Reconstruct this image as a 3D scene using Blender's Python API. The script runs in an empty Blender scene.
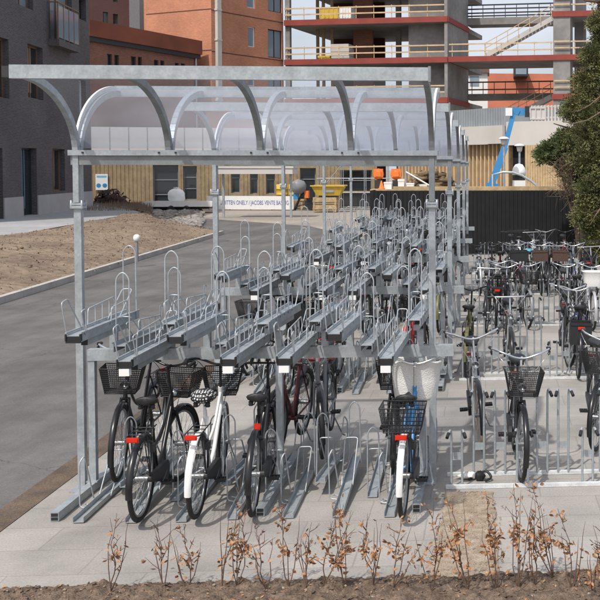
import bpy, math, random
from mathutils import Vector, Matrix
random.seed(7)
PI = math.pi
R = math.radians
scn = bpy.context.scene
COL = scn.collection

# ------------------------------------------------------------------ camera model
F = 1000.0; YAW = R(4); PIT = R(1.86); H = 3.0
CX = 485 + F*math.tan(YAW); CY = 167 + F*math.tan(PIT)
sy, cy = math.sin(YAW), math.cos(YAW); sp, cp = math.sin(PIT), math.cos(PIT)
FW = Vector((sy*cp, cy*cp, -sp)); RT = Vector((cy, -sy, 0)); UP = Vector((sy*sp, cy*sp, cp))
def ray(x, y): return FW + RT*((x-CX)/F) + UP*((CY-y)/F)
def G(x, y, z=0.0):
    d = ray(x, y); t = (z-H)/d.z
    return Vector((d.x*t, d.y*t, z))
def W(x, y, Y):
    d = ray(x, y); t = Y/d.y
    return Vector((d.x*t, Y, H+d.z*t))

# ------------------------------------------------------------------ materials
def mat(name, col, rough=0.6, metal=0.0, var=0.15, scale=6.0, bump=0.0, bscale=40.0, col2=None, spec=0.5, detail=4.0, coord='Object', fine=0.0, finescale=80.0):
    m = bpy.data.materials.new(name); m.use_nodes = True
    nt = m.node_tree; n = nt.nodes; l = nt.links
    b = n['Principled BSDF']
    b.inputs['Roughness'].default_value = rough; b.inputs['Metallic'].default_value = metal
    b.inputs['Specular IOR Level'].default_value = spec
    tc = n.new('ShaderNodeTexCoord')
    c1 = col; c2 = col2 or tuple(max(0, c*(1-var)) for c in col)
    nz = n.new('ShaderNodeTexNoise'); nz.inputs['Scale'].default_value = scale; nz.inputs['Detail'].default_value = detail
    l.new(tc.outputs[coord], nz.inputs['Vector'])
    rp = n.new('ShaderNodeValToRGB'); rp.color_ramp.elements[0].position = 0.35; rp.color_ramp.elements[1].position = 0.65
    rp.color_ramp.elements[0].color = (*c2, 1); rp.color_ramp.elements[1].color = (*c1, 1)
    l.new(nz.outputs['Fac'], rp.inputs['Fac'])
    out = rp.outputs['Color']
    if fine > 0:
        n2 = n.new('ShaderNodeTexNoise'); n2.inputs['Scale'].default_value = finescale; n2.inputs['Detail'].default_value = 3
        l.new(tc.outputs[coord], n2.inputs['Vector'])
        mr = n.new('ShaderNodeMapRange'); mr.inputs[1].default_value = 0.3; mr.inputs[2].default_value = 0.7
        mr.inputs[3].default_value = 1-fine; mr.inputs[4].default_value = 1+fine
        l.new(n2.outputs['Fac'], mr.inputs[0])
        mx = n.new('ShaderNodeVectorMath'); mx.operation = 'SCALE'
        l.new(out, mx.inputs[0]); l.new(mr.outputs[0], mx.inputs['Scale']); out = mx.outputs[0]
    l.new(out, b.inputs['Base Color'])
    if bump > 0:
        nb = n.new('ShaderNodeTexNoise'); nb.inputs['Scale'].default_value = bscale; nb.inputs['Detail'].default_value = 5
        l.new(tc.outputs[coord], nb.inputs['Vector'])
        bp = n.new('ShaderNodeBump'); bp.inputs['Strength'].default_value = bump; bp.inputs['Distance'].default_value = 0.02
        l.new(nb.outputs['Fac'], bp.inputs['Height']); l.new(bp.outputs['Normal'], b.inputs['Normal'])
    return m

def brick_mat(name, c1, c2, mortar, bw=0.24, bh=0.075, ms=0.012, rough=0.85, bump=0.4, offset=0.5, stain=0.2, coord='UV', stain_scale=0.25, fine=0.0):
    m = bpy.data.materials.new(name); m.use_nodes = True
    nt = m.node_tree; n = nt.nodes; l = nt.links; b = n['Principled BSDF']; b.inputs['Roughness'].default_value = rough
    tc = n.new('ShaderNodeTexCoord')
    br = n.new('ShaderNodeTexBrick'); br.offset = offset
    br.inputs['Scale'].default_value = 1; br.inputs['Brick Width'].default_value = bw; br.inputs['Row Height'].default_value = bh
    br.inputs['Mortar Size'].default_value = ms; br.inputs['Color1'].default_value = (*c1, 1); br.inputs['Color2'].default_value = (*c2, 1)
    br.inputs['Mortar'].default_value = (*mortar, 1); br.inputs['Mortar Smooth'].default_value = 0.2
    l.new(tc.outputs[coord], br.inputs['Vector'])
    nz = n.new('ShaderNodeTexNoise'); nz.inputs['Scale'].default_value = stain_scale; nz.inputs['Detail'].default_value = 6; nz.inputs['Roughness'].default_value = 0.6
    l.new(tc.outputs[coord], nz.inputs['Vector'])
    mr = n.new('ShaderNodeMapRange'); mr.inputs[1].default_value = 0.3; mr.inputs[2].default_value = 0.7
    mr.inputs[3].default_value = 1-stain; mr.inputs[4].default_value = 1+stain*0.6
    l.new(nz.outputs['Fac'], mr.inputs[0])
    mx = n.new('ShaderNodeVectorMath'); mx.operation = 'SCALE'
    l.new(br.outputs['Color'], mx.inputs[0]); l.new(mr.outputs[0], mx.inputs['Scale'])
    out = mx.outputs[0]
    if fine > 0:
        n2 = n.new('ShaderNodeTexNoise'); n2.inputs['Scale'].default_value = 60; n2.inputs['Detail'].default_value = 4
        l.new(tc.outputs[coord], n2.inputs['Vector'])
        m2 = n.new('ShaderNodeMapRange'); m2.inputs[1].default_value = .3; m2.inputs[2].default_value = .7; m2.inputs[3].default_value = 1-fine; m2.inputs[4].default_value = 1+fine
        l.new(n2.outputs['Fac'], m2.inputs[0])
        x2 = n.new('ShaderNodeVectorMath'); x2.operation = 'SCALE'; l.new(out, x2.inputs[0]); l.new(m2.outputs[0], x2.inputs['Scale']); out = x2.outputs[0]
    l.new(out, b.inputs['Base Color'])
    bp = n.new('ShaderNodeBump'); bp.inputs['Strength'].default_value = bump; bp.inputs['Distance'].default_value = 0.01; bp.invert = True
    l.new(br.outputs['Fac'], bp.inputs['Height']); l.new(bp.outputs['Normal'], b.inputs['Normal'])
    return m

M = {}
M['galv'] = mat('galvanised_steel', (.41,.45,.475), .42, .35, .22, 9, .04, 60, fine=.10, finescale=45)
M['galv2'] = mat('galvanised_wire', (.45,.485,.51), .42, .35, .15, 20)
M['galvlight'] = mat('bright_galvanised', (.66,.68,.69), .5, .1, .2, 12, fine=.1)
M['galvshade'] = mat('shaded_galvanised', (.25,.27,.275), .5, .3, .25, 8, fine=.1)  # galvanised steel darkened to paint in shade on eave beam and front bows
M['asphalt'] = None
M['dirt'] = mat('pale_dirt', (.33,.29,.24), .95, 0, .2, .2, .4, 30, col2=(.24,.215,.19), fine=.15, finescale=4)
M['paving'] = brick_mat('paving_slabs', (.335,.315,.29), (.29,.273,.252), (.25,.234,.215), 1.0, .5, .007, .9, .15, .5, .26, 'Object', 1.1, fine=.14)
M['walk'] = brick_mat('grey_paving', (.33,.33,.33), (.29,.29,.295), (.2,.2,.2), .6, .6, .01, .9, .2, .5, .15, 'Object', .3)
M['strip'] = mat('brown_edge', (.14,.10,.07), .95, 0, .3, 3, .5, 80, col2=(.075,.055,.042), fine=.3, finescale=60)
M['soil'] = mat('dark_soil', (.20,.145,.105), 1, 0, .3, 14, 1.0, 70, col2=(.10,.07,.05), fine=.35, finescale=70)
M['gravel'] = mat('sandy_gravel', (.40,.33,.25), .95, 0, .3, 12, .8, 90, col2=(.28,.22,.16), fine=.3, finescale=90)
M['verge'] = mat('dry_turf', (.225,.168,.115), 1, 0, .3, .6, .8, 12, col2=(.15,.108,.074), fine=.35, finescale=5)
M['kerb'] = mat('kerb_stone', (.42,.40,.37), .9, 0, .15, 1.5, .2, 40)
M['drygrass'] = mat('dry_grass', (.23,.175,.128), .9, 0, .4, .5, col2=(.165,.125,.092))
M['leaf'] = mat('copper_leaf', (.44,.24,.115), .75, 0, .5, 25, col2=(.20,.09,.045))
M['twig'] = mat('twig_bark', (.15,.09,.065), .9, 0, .3, 30)
M['black'] = mat('black_plastic', (.018,.018,.02), .5, 0, .2, 12)
M['rubber'] = mat('black_rubber', (.022,.022,.022), .8, 0, .3, 20)
M['blackpaint'] = mat('black_paint', (.014,.014,.016), .28, 0, .1, 10)
M['chrome'] = mat('chrome', (.72,.73,.74), .22, .95, .08, 10)
M['spoke'] = mat('dull_spokes', (.30,.31,.32), .4, .7, .1, 10)
M['white'] = mat('white_paint', (.78,.78,.77), .35, 0, .06, 5)
M['whitemat'] = mat('white_matt', (.76,.76,.74), .7, 0, .1, 3)
M['blue'] = mat('blue_paint', (.05,.25,.52), .3, 0, .1, 6)
M['navy'] = mat('navy_paint', (.012,.022,.07), .3, 0, .1, 6)
M['darkred'] = mat('dark_red_paint', (.11,.014,.02), .3, 0, .1, 6)
M['red'] = mat('red_paint', (.55,.04,.035), .4, 0, .1, 6)
M['olive'] = mat('olive_paint', (.14,.14,.055), .35, 0, .1, 6)
M['grey'] = mat('grey_paint', (.22,.23,.24), .4, 0, .1, 6)
M['silver'] = mat('silver_paint', (.5,.51,.53), .35, .4, .1, 6)
M['tan'] = mat('tan_rubber', (.50,.37,.24), .8, 0, .1, 12)
M['brown'] = mat('brown_wicker', (.085,.05,.034), .8, 0, .35, 60, .5, 60)
M['wicker'] = mat('pale_wicker', (.80,.79,.76), .7, 0, .10, 90, .5, 90)
M['skyblue'] = mat('sky_blue_cover', (.16,.46,.62), .5)
M['reflect'] = mat('red_reflector', (.62,.03,.015), .22, 0, .15, 60)
M['amber'] = mat('amber_reflector', (.70,.28,.03), .3, 0, .1, 60)
M['dots'] = None
def ground_mat(name, base, streak, stain, mapscale):
    m = bpy.data.materials.new(name); m.use_nodes = True; n = m.node_tree.nodes; l = m.node_tree.links; b = n['Principled BSDF']; b.inputs['Roughness'].default_value = .92; b.inputs['Specular IOR Level'].default_value = .3
    tc = n.new('ShaderNodeTexCoord')
    def nz(scale, det, mp=None, rough=.6):
        x = n.new('ShaderNodeTexNoise'); x.inputs['Scale'].default_value = scale; x.inputs['Detail'].default_value = det; x.inputs['Roughness'].default_value = rough
        if mp:
            q = n.new('ShaderNodeMapping'); q.inputs['Scale'].default_value = mp; q.inputs['Rotation'].default_value = (0,0,R(-3)); l.new(tc.outputs['Object'], q.inputs['Vector']); l.new(q.outputs['Vector'], x.inputs['Vector'])
        else: l.new(tc.outputs['Object'], x.inputs['Vector'])
        return x.outputs['Fac']
    def mr(src, a, c, lo=.35, hi=.65):
        x = n.new('ShaderNodeMapRange'); x.inputs[1].default_value = lo; x.inputs[2].default_value = hi; x.inputs[3].default_value = a; x.inputs[4].default_value = c; l.new(src, x.inputs[0]); return x.outputs[0]
    def mul(a, c):
        x = n.new('ShaderNodeMath'); x.operation = 'MULTIPLY'; l.new(a, x.inputs[0]); l.new(c, x.inputs[1]); return x.outputs[0]
    f = mul(mul(mr(nz(.35,5), .80, 1.15), mr(nz(1.0,6,mapscale,.65), 1-streak, 1+streak)), mul(mr(nz(70,3), .86, 1.14), mr(nz(1.7,7), 1-stain, 1.05, .40, .55)))
    vo = n.new('ShaderNodeTexVoronoi'); vo.feature = 'DISTANCE_TO_EDGE'; vo.inputs['Scale'].default_value = .22
    wv = n.new('ShaderNodeVectorMath'); wv.operation = 'ADD'; nn_ = n.new('ShaderNodeTexNoise'); nn_.inputs['Scale'].default_value = 1.4; nn_.inputs['Detail'].default_value = 6; l.new(tc.outputs['Object'], nn_.inputs['Vector']); l.new(tc.outputs['Object'], wv.inputs[0]); l.new(nn_.outputs['Color'], wv.inputs[1]); l.new(wv.outputs[0], vo.inputs['Vector'])
    f = mul(f, mr(vo.outputs['Distance'], .62, 1, .0, .0035))
    v = n.new('ShaderNodeVectorMath'); v.operation = 'SCALE'; v.inputs[0].default_value = base; l.new(f, v.inputs['Scale']); l.new(v.outputs[0], b.inputs['Base Color'])
    bp = n.new('ShaderNodeBump'); bp.inputs['Strength'].default_value = .4; bp.inputs['Distance'].default_value = .01; l.new(nz(140,3), bp.inputs['Height']); l.new(bp.outputs['Normal'], b.inputs['Normal'])
    return m
M['asphalt'] = ground_mat('asphalt', (.122,.117,.113), .15, .08, (1.6,.12,1))
M['darkbrick'] = brick_mat('dark_brick', (.10,.087,.094), (.058,.052,.06), (.13,.12,.122), .24, .075, .014, .9, .5, .5, .26)
M['redbrick'] = brick_mat('red_brick', (.25,.09,.055), (.17,.062,.042), (.26,.16,.12), .24, .075, .012, .9, .3, .5, .25)
M['deepbrick'] = brick_mat('deep_red_brick', (.10,.04,.035), (.085,.035,.03), (.09,.055,.05), .24, .075, .012, .9, .3, .5, .14)
M['orangebrick'] = brick_mat('orange_brick', (.54,.215,.115), (.43,.165,.085), (.42,.25,.17), .24, .075, .012, .9, .3, .5, .24)
M['corten'] = mat('rust_cladding', (.235,.068,.035), .8, 0, .25, .5, .1, 8, col2=(.17,.05,.028))
M['concrete'] = mat('raw_concrete', (.27,.26,.25), .9, 0, .3, .5, .2, 10, col2=(.19,.183,.175), fine=.1, finescale=3)
M['paleconc'] = mat('pale_concrete', (.52,.50,.465), .9, 0, .12, .5, .1, 10)
M['plinth'] = mat('plinth_concrete', (.40,.385,.38), .9, 0, .12, 1)
M['reddeck'] = mat('red_edge_form', (.26,.045,.032), .7, 0, .2, 1)
M['timber'] = mat('raw_timber', (.46,.34,.19), .8, 0, .3, 1.5, .1, 20, col2=(.34,.25,.145), fine=.15, finescale=6)
M['timberdark'] = mat('dark_timber_boards', (.34,.255,.15), .8, 0, .3, 1.5, col2=(.25,.19,.115), fine=.12, finescale=5)  # darker, muted tone of unfinished timber
M['rail'] = mat('timber_rail', (.58,.42,.25), .8, 0, .2, 1.5)
M['zinc'] = mat('zinc_sheet', (.33,.36,.385), .5, .25, .15, 1)
M['panel'] = mat('pale_panel', (.56,.54,.52), .85, 0, .08, .4)
M['fence'] = mat('black_boards', (.012,.012,.014), .7, 0, .3, 2, spec=.3)
M['frame'] = mat('dark_frame', (.03,.03,.033), .5)
M['woodframe'] = mat('window_wood', (.20,.12,.07), .6)
M['yellow'] = mat('yellow_paint', (.62,.42,.06), .5, 0, .15, 3)
M['orange'] = mat('orange_plastic', (.78,.19,.035), .45, 0, .1, 5)
M['boom'] = mat('boom_blue', (.05,.25,.52), .4, 0, .1, 4)
M['roofred'] = mat('red_roof_tiles', (.36,.11,.06), .85, 0, .15, .6)
M['brownroof'] = mat('brown_roof', (.16,.10,.08), .85)
M['needle'] = mat('conifer_needles', (.16,.15,.055), .75, 0, .5, 1.1, col2=(.075,.092,.032), fine=.35, finescale=6)
M['needle2'] = mat('bush_leaves', (.125,.15,.05), .6, 0, .5, 1.3, col2=(.055,.085,.028), fine=.4, finescale=5)
M['deadleaf'] = mat('bare_twigs', (.17,.125,.085), .9, 0, .3, 3)
M['bark'] = mat('bark', (.12,.085,.06), .95, 0, .4, 4, .6, 20)
M['bluetext'] = mat('blue_lettering', (.16,.18,.42), .6)
M['curtain'] = mat('blue_curtain', (.10,.24,.34), .9, 0, .25, 4)
M['tancurtain'] = mat('tan_curtain', (.27,.20,.13), .9, 0, .25, 4)
M['brush'] = mat('brush_pile', (.06,.032,.025), .95, 0, .5, 2.5, col2=(.025,.015,.013), fine=.4, finescale=6)
M['rubble'] = mat('brown_rubble', (.25,.18,.10), 1, 0, .4, 1.6, .8, 6, col2=(.12,.085,.05))
M['greyrubble'] = mat('grey_rubble', (.34,.31,.28), 1, 0, .4, 1.6, .8, 6, col2=(.20,.18,.165))

def pane_mat(name, tint, rough=.06):
    m = bpy.data.materials.new(name); m.use_nodes = True
    n = m.node_tree.nodes; l = m.node_tree.links; b = n['Principled BSDF']
    b.inputs['Base Color'].default_value = (*tint, 1); b.inputs['Roughness'].default_value = rough; b.inputs['Specular IOR Level'].default_value = .8
    return m
M['glassdark'] = pane_mat('dark_window_glass', (.025,.03,.036))
M['glassblue'] = pane_mat('pale_window_glass', (.22,.28,.34), .1)

def poly_sheet(name, alpha, tint, trl, rough):
    m = bpy.data.materials.new(name); m.use_nodes = True
    n = m.node_tree.nodes; l = m.node_tree.links; n.remove(n['Principled BSDF'])
    o = n['Material Output']
    tr = n.new('ShaderNodeBsdfTransparent'); tr.inputs[0].default_value = (*tint, 1)
    tl = n.new('ShaderNodeBsdfTranslucent'); tl.inputs[0].default_value = (.82,.835,.85, 1)
    df = n.new('ShaderNodeBsdfDiffuse'); df.inputs[0].default_value = (.80,.815,.84, 1)
    gl = n.new('ShaderNodeBsdfGlossy'); gl.inputs['Roughness'].default_value = rough; gl.inputs[0].default_value = (.9,.9,.95,1)
    tc = n.new('ShaderNodeTexCoord'); nz = n.new('ShaderNodeTexNoise'); nz.inputs['Scale'].default_value = 2.2; nz.inputs['Detail'].default_value = 5
    l.new(tc.outputs['Object'], nz.inputs['Vector'])
    mr = n.new('ShaderNodeMapRange'); mr.inputs[1].default_value = .3; mr.inputs[2].default_value = .7; mr.inputs[3].default_value = alpha*.75; mr.inputs[4].default_value = alpha*1.25
    l.new(nz.outputs['Fac'], mr.inputs[0])
    m1 = n.new('ShaderNodeMixShader'); m1.inputs[0].default_value = trl; l.new(df.outputs[0], m1.inputs[1]); l.new(tl.outputs[0], m1.inputs[2])
    m2 = n.new('ShaderNodeMixShader'); l.new(mr.outputs[0], m2.inputs[0]); l.new(tr.outputs[0], m2.inputs[1]); l.new(m1.outputs[0], m2.inputs[2])
    m3 = n.new('ShaderNodeMixShader'); m3.inputs[0].default_value = .018; l.new(m2.outputs[0], m3.inputs[1]); l.new(gl.outputs[0], m3.inputs[2])
    l.new(m3.outputs[0], o.inputs['Surface'])
    return m
M['polyfront'] = poly_sheet('clear_polycarbonate', .035, (.95,.96,.98), .5, .4)
M['polyrear'] = poly_sheet('milky_sheen_polycarbonate', .15, (.96,.965,.975), .6, .55)  # milky white partly stands in for sky reflected by the rear wing

# ------------------------------------------------------------------ mesh building
class MB:
    def __init__(s, T=None):
        s.v = []; s.f = []; s.sm = []; s.uv = []; s.T = T
    def add(s, vs, fs, smooth=False, uvs=None):
        k = len(s.v)
        s.v += [tuple(s.T @ Vector(p)) if s.T else tuple(p) for p in vs]
        for i, f in enumerate(fs):
            s.f.append([k+j for j in f]); s.sm.append(smooth)
            s.uv.append(uvs[i] if uvs else None)
        return s
    def box(s, x0, x1, y0, y1, z0, z1, bev=0):
        vs = [(x0,y0,z0),(x1,y0,z0),(x1,y1,z0),(x0,y1,z0),(x0,y0,z1),(x1,y0,z1),(x1,y1,z1),(x0,y1,z1)]
        fs = [(0,3,2,1),(4,5,6,7),(0,1,5,4),(1,2,6,5),(2,3,7,6),(3,0,4,7)]
        uv = [[(x0,y0),(x0,y1),(x1,y1),(x1,y0)],[(x0,y0),(x1,y0),(x1,y1),(x0,y1)],[(x0,z0),(x1,z0),(x1,z1),(x0,z1)],
              [(y0,z0),(y1,z0),(y1,z1),(y0,z1)],[(x1,z0),(x0,z0),(x0,z1),(x1,z1)],[(y1,z0),(y0,z0),(y0,z1),(y1,z1)]]
        return s.add(vs, fs, False, uv)
    def bar(s, p, q, w, h, up=(0,0,1)):
        p = Vector(p); q = Vector(q); d = (q-p).normalized(); up = Vector(up)
        if abs(d.dot(up)) > .98: up = Vector((0,1,0))
        a = d.cross(up).normalized(); b = a.cross(d)
        vs = []
        for o in (p, q):
            for (i, j) in ((-1,-1),(1,-1),(1,1),(-1,1)): vs.append(o + a*(i*w/2) + b*(j*h/2))
        return s.add(vs, [(3,2,1,0),(4,5,6,7),(0,1,5,4),(1,2,6,5),(2,3,7,6),(3,0,4,7)])
    def tube(s, path, r, n=8, closed=False, caps=True):
        P = [Vector(p) for p in path]; k = len(P)
        if not isinstance(r, (list, tuple)): r = [r]*k
        t = []
        for i in range(k):
            if closed: d = P[(i+1) % k]-P[i-1]
            else: d = P[min(i+1,k-1)]-P[max(i-1,0)]
            t.append(d.normalized())
        a = t[0].orthogonal().normalized()
        vs = []
        for i in range(k):
            a = (a - t[i]*a.dot(t[i]))
            a = a.normalized() if a.length > 1e-6 else t[i].orthogonal().normalized()
            b = t[i].cross(a)
            for j in range(n):
                th = 2*PI*j/n
                vs.append(P[i] + (a*math.cos(th)+b*math.sin(th))*r[i])
        fs = []
        for i in range(k if closed else k-1):
            i2 = (i+1) % k
            for j in range(n):
                j2 = (j+1) % n
                fs.append((i*n+j, i*n+j2, i2*n+j2, i2*n+j))
        s.add(vs, fs, True)
        if caps and not closed:
            s.add(vs[:n], [tuple(range(n-1,-1,-1))]); s.add(vs[-n:], [tuple(range(n))])
        return s
    def lathe(s, prof, n=16, c=(0,0,0), smooth=True):
        vs = []; k = len(prof)
        for (r, z) in prof:
            for j in range(n):
                th = 2*PI*j/n; vs.append((c[0]+r*math.cos(th), c[1]+r*math.sin(th), c[2]+z))
        fs = [(i*n+j, i*n+(j+1) % n, (i+1)*n+(j+1) % n, (i+1)*n+j) for i in range(k-1) for j in range(n)]
        fs += [tuple(range(n-1,-1,-1)), tuple((k-1)*n+j for j in range(n))]
        return s.add(vs, fs, smooth)
    def ell(s, c, r, nu=12, nv=8, jit=0):
        prof = []
        vs = []
        for i in range(nv+1):
            ph = PI*i/nv
            for j in range(nu):
                th = 2*PI*j/nu; q = 1+random.uniform(-jit, jit)
                vs.append((c[0]+r[0]*q*math.sin(ph)*math.cos(th), c[1]+r[1]*q*math.sin(ph)*math.sin(th), c[2]-r[2]*q*math.cos(ph)))
        fs = [(i*nu+j, i*nu+(j+1) % nu, (i+1)*nu+(j+1) % nu, (i+1)*nu+j) for i in range(nv) for j in range(nu)]
        return s.add(vs, fs, True)
    def mesh(s, name, m):
        me = bpy.data.meshes.new(name); me.from_pydata(s.v, [], s.f)
        me.polygons.foreach_set('use_smooth', s.sm)
        if any(u for u in s.uv):
            ul = me.uv_layers.new(name='UVMap'); d = []
            for f, u in zip(s.f, s.uv):
                for i in range(len(f)): d += list(u[i]) if u else [0.0, 0.0]
            ul.data.foreach_set('uv', d)
        me.materials.append(m); me.update()
        return me

def obj(name, mb, m, parent=None, loc=(0,0,0), rot=(0,0,0)):
    me = mb if isinstance(mb, bpy.types.Mesh) else mb.mesh(name, m)
    o = bpy.data.objects.new(name, me); COL.objects.link(o)
    if parent: o.parent = parent
    o.location = loc; o.rotation_euler = rot
    if isinstance(mb, bpy.types.Mesh) and m is not None and me.materials[0] is not m:
        o.material_slots[0].link = 'OBJECT'; o.material_slots[0].material = m
    return o
def tag(o, label, cat, group=None):
    o['label'] = label; o['category'] = cat
    if group: o['group'] = group
    return o
def thing(name, label, cat, loc=(0,0,0), rz=0, group=None):
    o = bpy.data.objects.new(name, None); COL.objects.link(o); o.location = loc; o.rotation_euler = (0,0,rz)
    o.empty_display_size = .2
    return tag(o, label, cat, group)
def struct(name, mb, m, kind='structure'):
    o = obj(name, mb, m); o['kind'] = kind; return o
CACHE = {}
def cached(key, fn, m=None):
    if key not in CACHE: CACHE[key] = fn().mesh(key, m or M['galv'])
    return CACHE[key]
def arc(c, r, a0, a1, n, plane='yz'):
    out = []
    for i in range(n+1):
        a = a0+(a1-a0)*i/n
        u, v = r*math.cos(a), r*math.sin(a)
        out.append((c[0], c[1]+u, c[2]+v) if plane == 'yz' else ((c[0]+u, c[1], c[2]+v) if plane == 'xz' else (c[0]+u, c[1]+v, c[2])))
    return out

# ------------------------------------------------------------------ ground
def sheet(name, pts, z, m):
    b = MB(); b.add([(p[0], p[1], z) for p in pts], [tuple(range(len(pts)))]); return struct(name, b, m)
sheet('ground', [(-400,-60),(400,-60),(400,900),(-400,900)], -.03, M['dirt'])
kd = lambda Y: -10.62-(Y-22)*.047          # kerb line
KY0, KY1 = 2, 46
sheet('road', [(kd(KY0), KY0), (-4.22, KY0), (-4.22, 40), (-9, 52), (-22, 66), (-24, 62), (kd(KY1), KY1)], -.022, M['asphalt'])
sheet('pavement', [(-3.98,7.12),(12,7.12),(12,34.2),(-3.98,34.2)], 0, M['paving'])
b = MB(); b.box(-4.24,-3.984,2,36,-.3,.004); struct('soil_strip', b, M['strip'])
# front soil bed, lumpy
def grid(x0, x1, y0, y1, nx, ny, zf):
    b = MB(); vs = [(x0+(x1-x0)*i/nx, y0+(y1-y0)*j/ny, 0) for j in range(ny+1) for i in range(nx+1)]
    vs = [(x, y, zf(x, y)) for x, y, _ in vs]
    fs = [(j*(nx+1)+i, j*(nx+1)+i+1, (j+1)*(nx+1)+i+1, (j+1)*(nx+1)+i) for j in range(ny) for i in range(nx)]
    return b.add(vs, fs, True)
from mathutils import noise
def soilz(x, y):
    e = min(1, max(0, (7.34+.05*noise.noise((x*3,0,0))-y)/.16))
    return -.02+e*(.045+.055*abs(noise.noise((x*5,y*5,1)))+.05*abs(noise.noise((x*14,y*14,3))))
struct('soil_bed', grid(-5.2,3.5,4.5,7.42,420,150,soilz), M['soil'])
random.seed(3)
b = MB()
for i in range(700):
    x = random.uniform(-4.2,1.6); y = random.uniform(6.75,7.36); z = soilz(x,y); s = random.choice((.004,.005,.007,.009,.013))
    b.ell((x,y,z+s*.3),(s*random.uniform(.7,1.6),s*random.uniform(.7,1.2),s*.7),6,4,.45)
struct('soil_clods', b, M['soil'], 'stuff')
b = MB()
for i in range(420):
    x = random.uniform(-4.2,1.6); y = random.uniform(6.7,7.4); p = Vector((x,y,soilz(x,y)+.008)); q = random.uniform(.008,.02); a = random.uniform(0,6.28)
    d = Vector((math.cos(a),math.sin(a),random.uniform(-.4,.4)))*q; e = Vector((-math.sin(a),math.cos(a),random.uniform(-.3,.5)))*q*.45
    b.add([p-d,p+e,p+d,p-e],[(0,1,2,3)])
struct('leaf_litter', b, M['leaf'], 'stuff')
b = MB()
for i in range(160):
    x = random.uniform(-4.2,1.6); y = random.uniform(6.7,7.36); q = random.choice((.004,.006,.009,.013)); b.ell((x,y,soilz(x,y)+q*.3),(q*1.2,q,q*.7),6,4,.4)
struct('pale_pebbles', b, M['gravel'], 'stuff')
# gravel patch
gp = [G(447,492,.006),G(493,492,.006),G(500,580,.006),G(429,580,.006)]
b = MB(); n = 26
vs = []; fs = []
for j in range(n+1):
    for i in range(n+1):
        a = gp[0].lerp(gp[1], i/n); c = gp[3].lerp(gp[2], i/n); p = a.lerp(c, j/n)
        e = min(i, n-i, j, n-j)
        p = p+Vector((noise.noise((p.x*9,p.y*9,2))*.03, noise.noise((p.x*9,p.y*9,7))*.03, (.004 if e == 0 else .012+.012*abs(noise.noise((p.x*16,p.y*16,5))))))
        vs.append(p)
fs = [(j*(n+1)+i, (j+1)*(n+1)+i, (j+1)*(n+1)+i+1, j*(n+1)+i+1) for j in range(n) for i in range(n)]
b.add(vs, fs, True); struct('gravel_patch', b, M['gravel'], 'stuff')
b = MB()
for i in range(420):
    u, v = random.random(), random.random(); p = gp[0].lerp(gp[1],u).lerp(gp[3].lerp(gp[2],u),v); s = random.uniform(.004,.014)
    p += Vector((random.gauss(0,.04), random.gauss(0,.03), .015))
    b.ell(p,(s,s*.8,s*.6),6,4,.2)
struct('gravel_stones', b, M['gravel'], 'stuff')
# verge: rises from kerb to the building path
pb = lambda Y: -26.9-(Y-57)*.11
def vz(t): return .12+.55*t
pathL = lambda Y: (G(0,240,.55).x if Y < 48 else -21.0) 
va = MB(); nu, nv = 40, 90
vs = []
for j in range(nv+1):
    Y = 6+(44-6)*j/nv if False else 6+72*j/nv
    k = kd(min(Y,46)) - (0 if Y < 46 else (Y-46)*.62)
    far = -16.6-(Y-35)*.09
    far = min(far, k-.5)
    for i in range(nu+1):
        t = i/nu; x = k-.14+(far-(k-.14))*t
        z = .10+.5*min(1,t*1.6)+.10*noise.noise((x*.5,Y*.3,0))*min(1,t*6)+.05*noise.noise((x*1.7,Y*1.5,4))*min(1,t*6)
        vs.append((x, Y, z))
fs = [(j*(nu+1)+i, (j+1)*(nu+1)+i, (j+1)*(nu+1)+i+1, j*(nu+1)+i+1) for j in range(nv) for i in range(nu)]
va.add(vs, fs, True); struct('verge', va, M['verge'])
VG = vs
b = MB()
for i in range(16000):
    j = random.randrange(nv*(nu+1)); p = Vector(VG[j]); q = Vector(VG[min(len(VG)-1, j+nu+1)])
    if p.y > 66: continue
    p = p.lerp(q, random.random())+Vector((random.uniform(-.25,.25),0,-.02)); h = random.uniform(.02,.07); a = random.uniform(0,6.28); w = random.uniform(.01,.03)
    d = Vector((math.cos(a)*w, math.sin(a)*w, 0)); ln = Vector((random.gauss(0,.05),random.gauss(0,.05),h))
    b.add([p-d,p+d,p+ln],[(0,1,2)])
struct('dry_grass', b, M['drygrass'], 'stuff')
b = MB()
for i in range(500):
    p = Vector(VG[random.randrange(len(VG))])+Vector((random.uniform(-.2,.2),random.uniform(-.4,.4),0))
    if p.y > 60 or p.y < 18: continue
    q = random.choice((.015,.02,.03,.05)); b.ell(p,(q*random.uniform(.8,1.6),q,q*.6),6,4,.4)
struct('verge_clods', b, M['verge'], 'stuff')
# kerb
b = MB(); ys = [2+(i*1.0) for i in range(45)]
for i in range(44):
    y0, y1 = ys[i]+.006, ys[i+1]-.006
    a0, a1 = kd(y0), kd(y1)
    b.add([(a0-.16,y0,-.2),(a0,y0,-.2),(a1,y1,-.2),(a1-.16,y1,-.2),(a0-.16,y0,.13),(a0-.012,y0,.13),(a1-.012,y1,.13),(a1-.16,y1,.13)],
          [(0,3,2,1),(4,5,6,7),(0,1,5,4),(1,2,6,5),(2,3,7,6),(3,0,4,7)])
struct('kerb', b, M['kerb'])
b = MB(); b.add([(-14.0,6,.575),(-16.65,35,.575),(-18.4,55,.575),(-24,66,.575),(-45,90,.575),(-45,6,.575)], [(0,1,2,3,4,5)]); struct('path', b, M['walk'])

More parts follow.
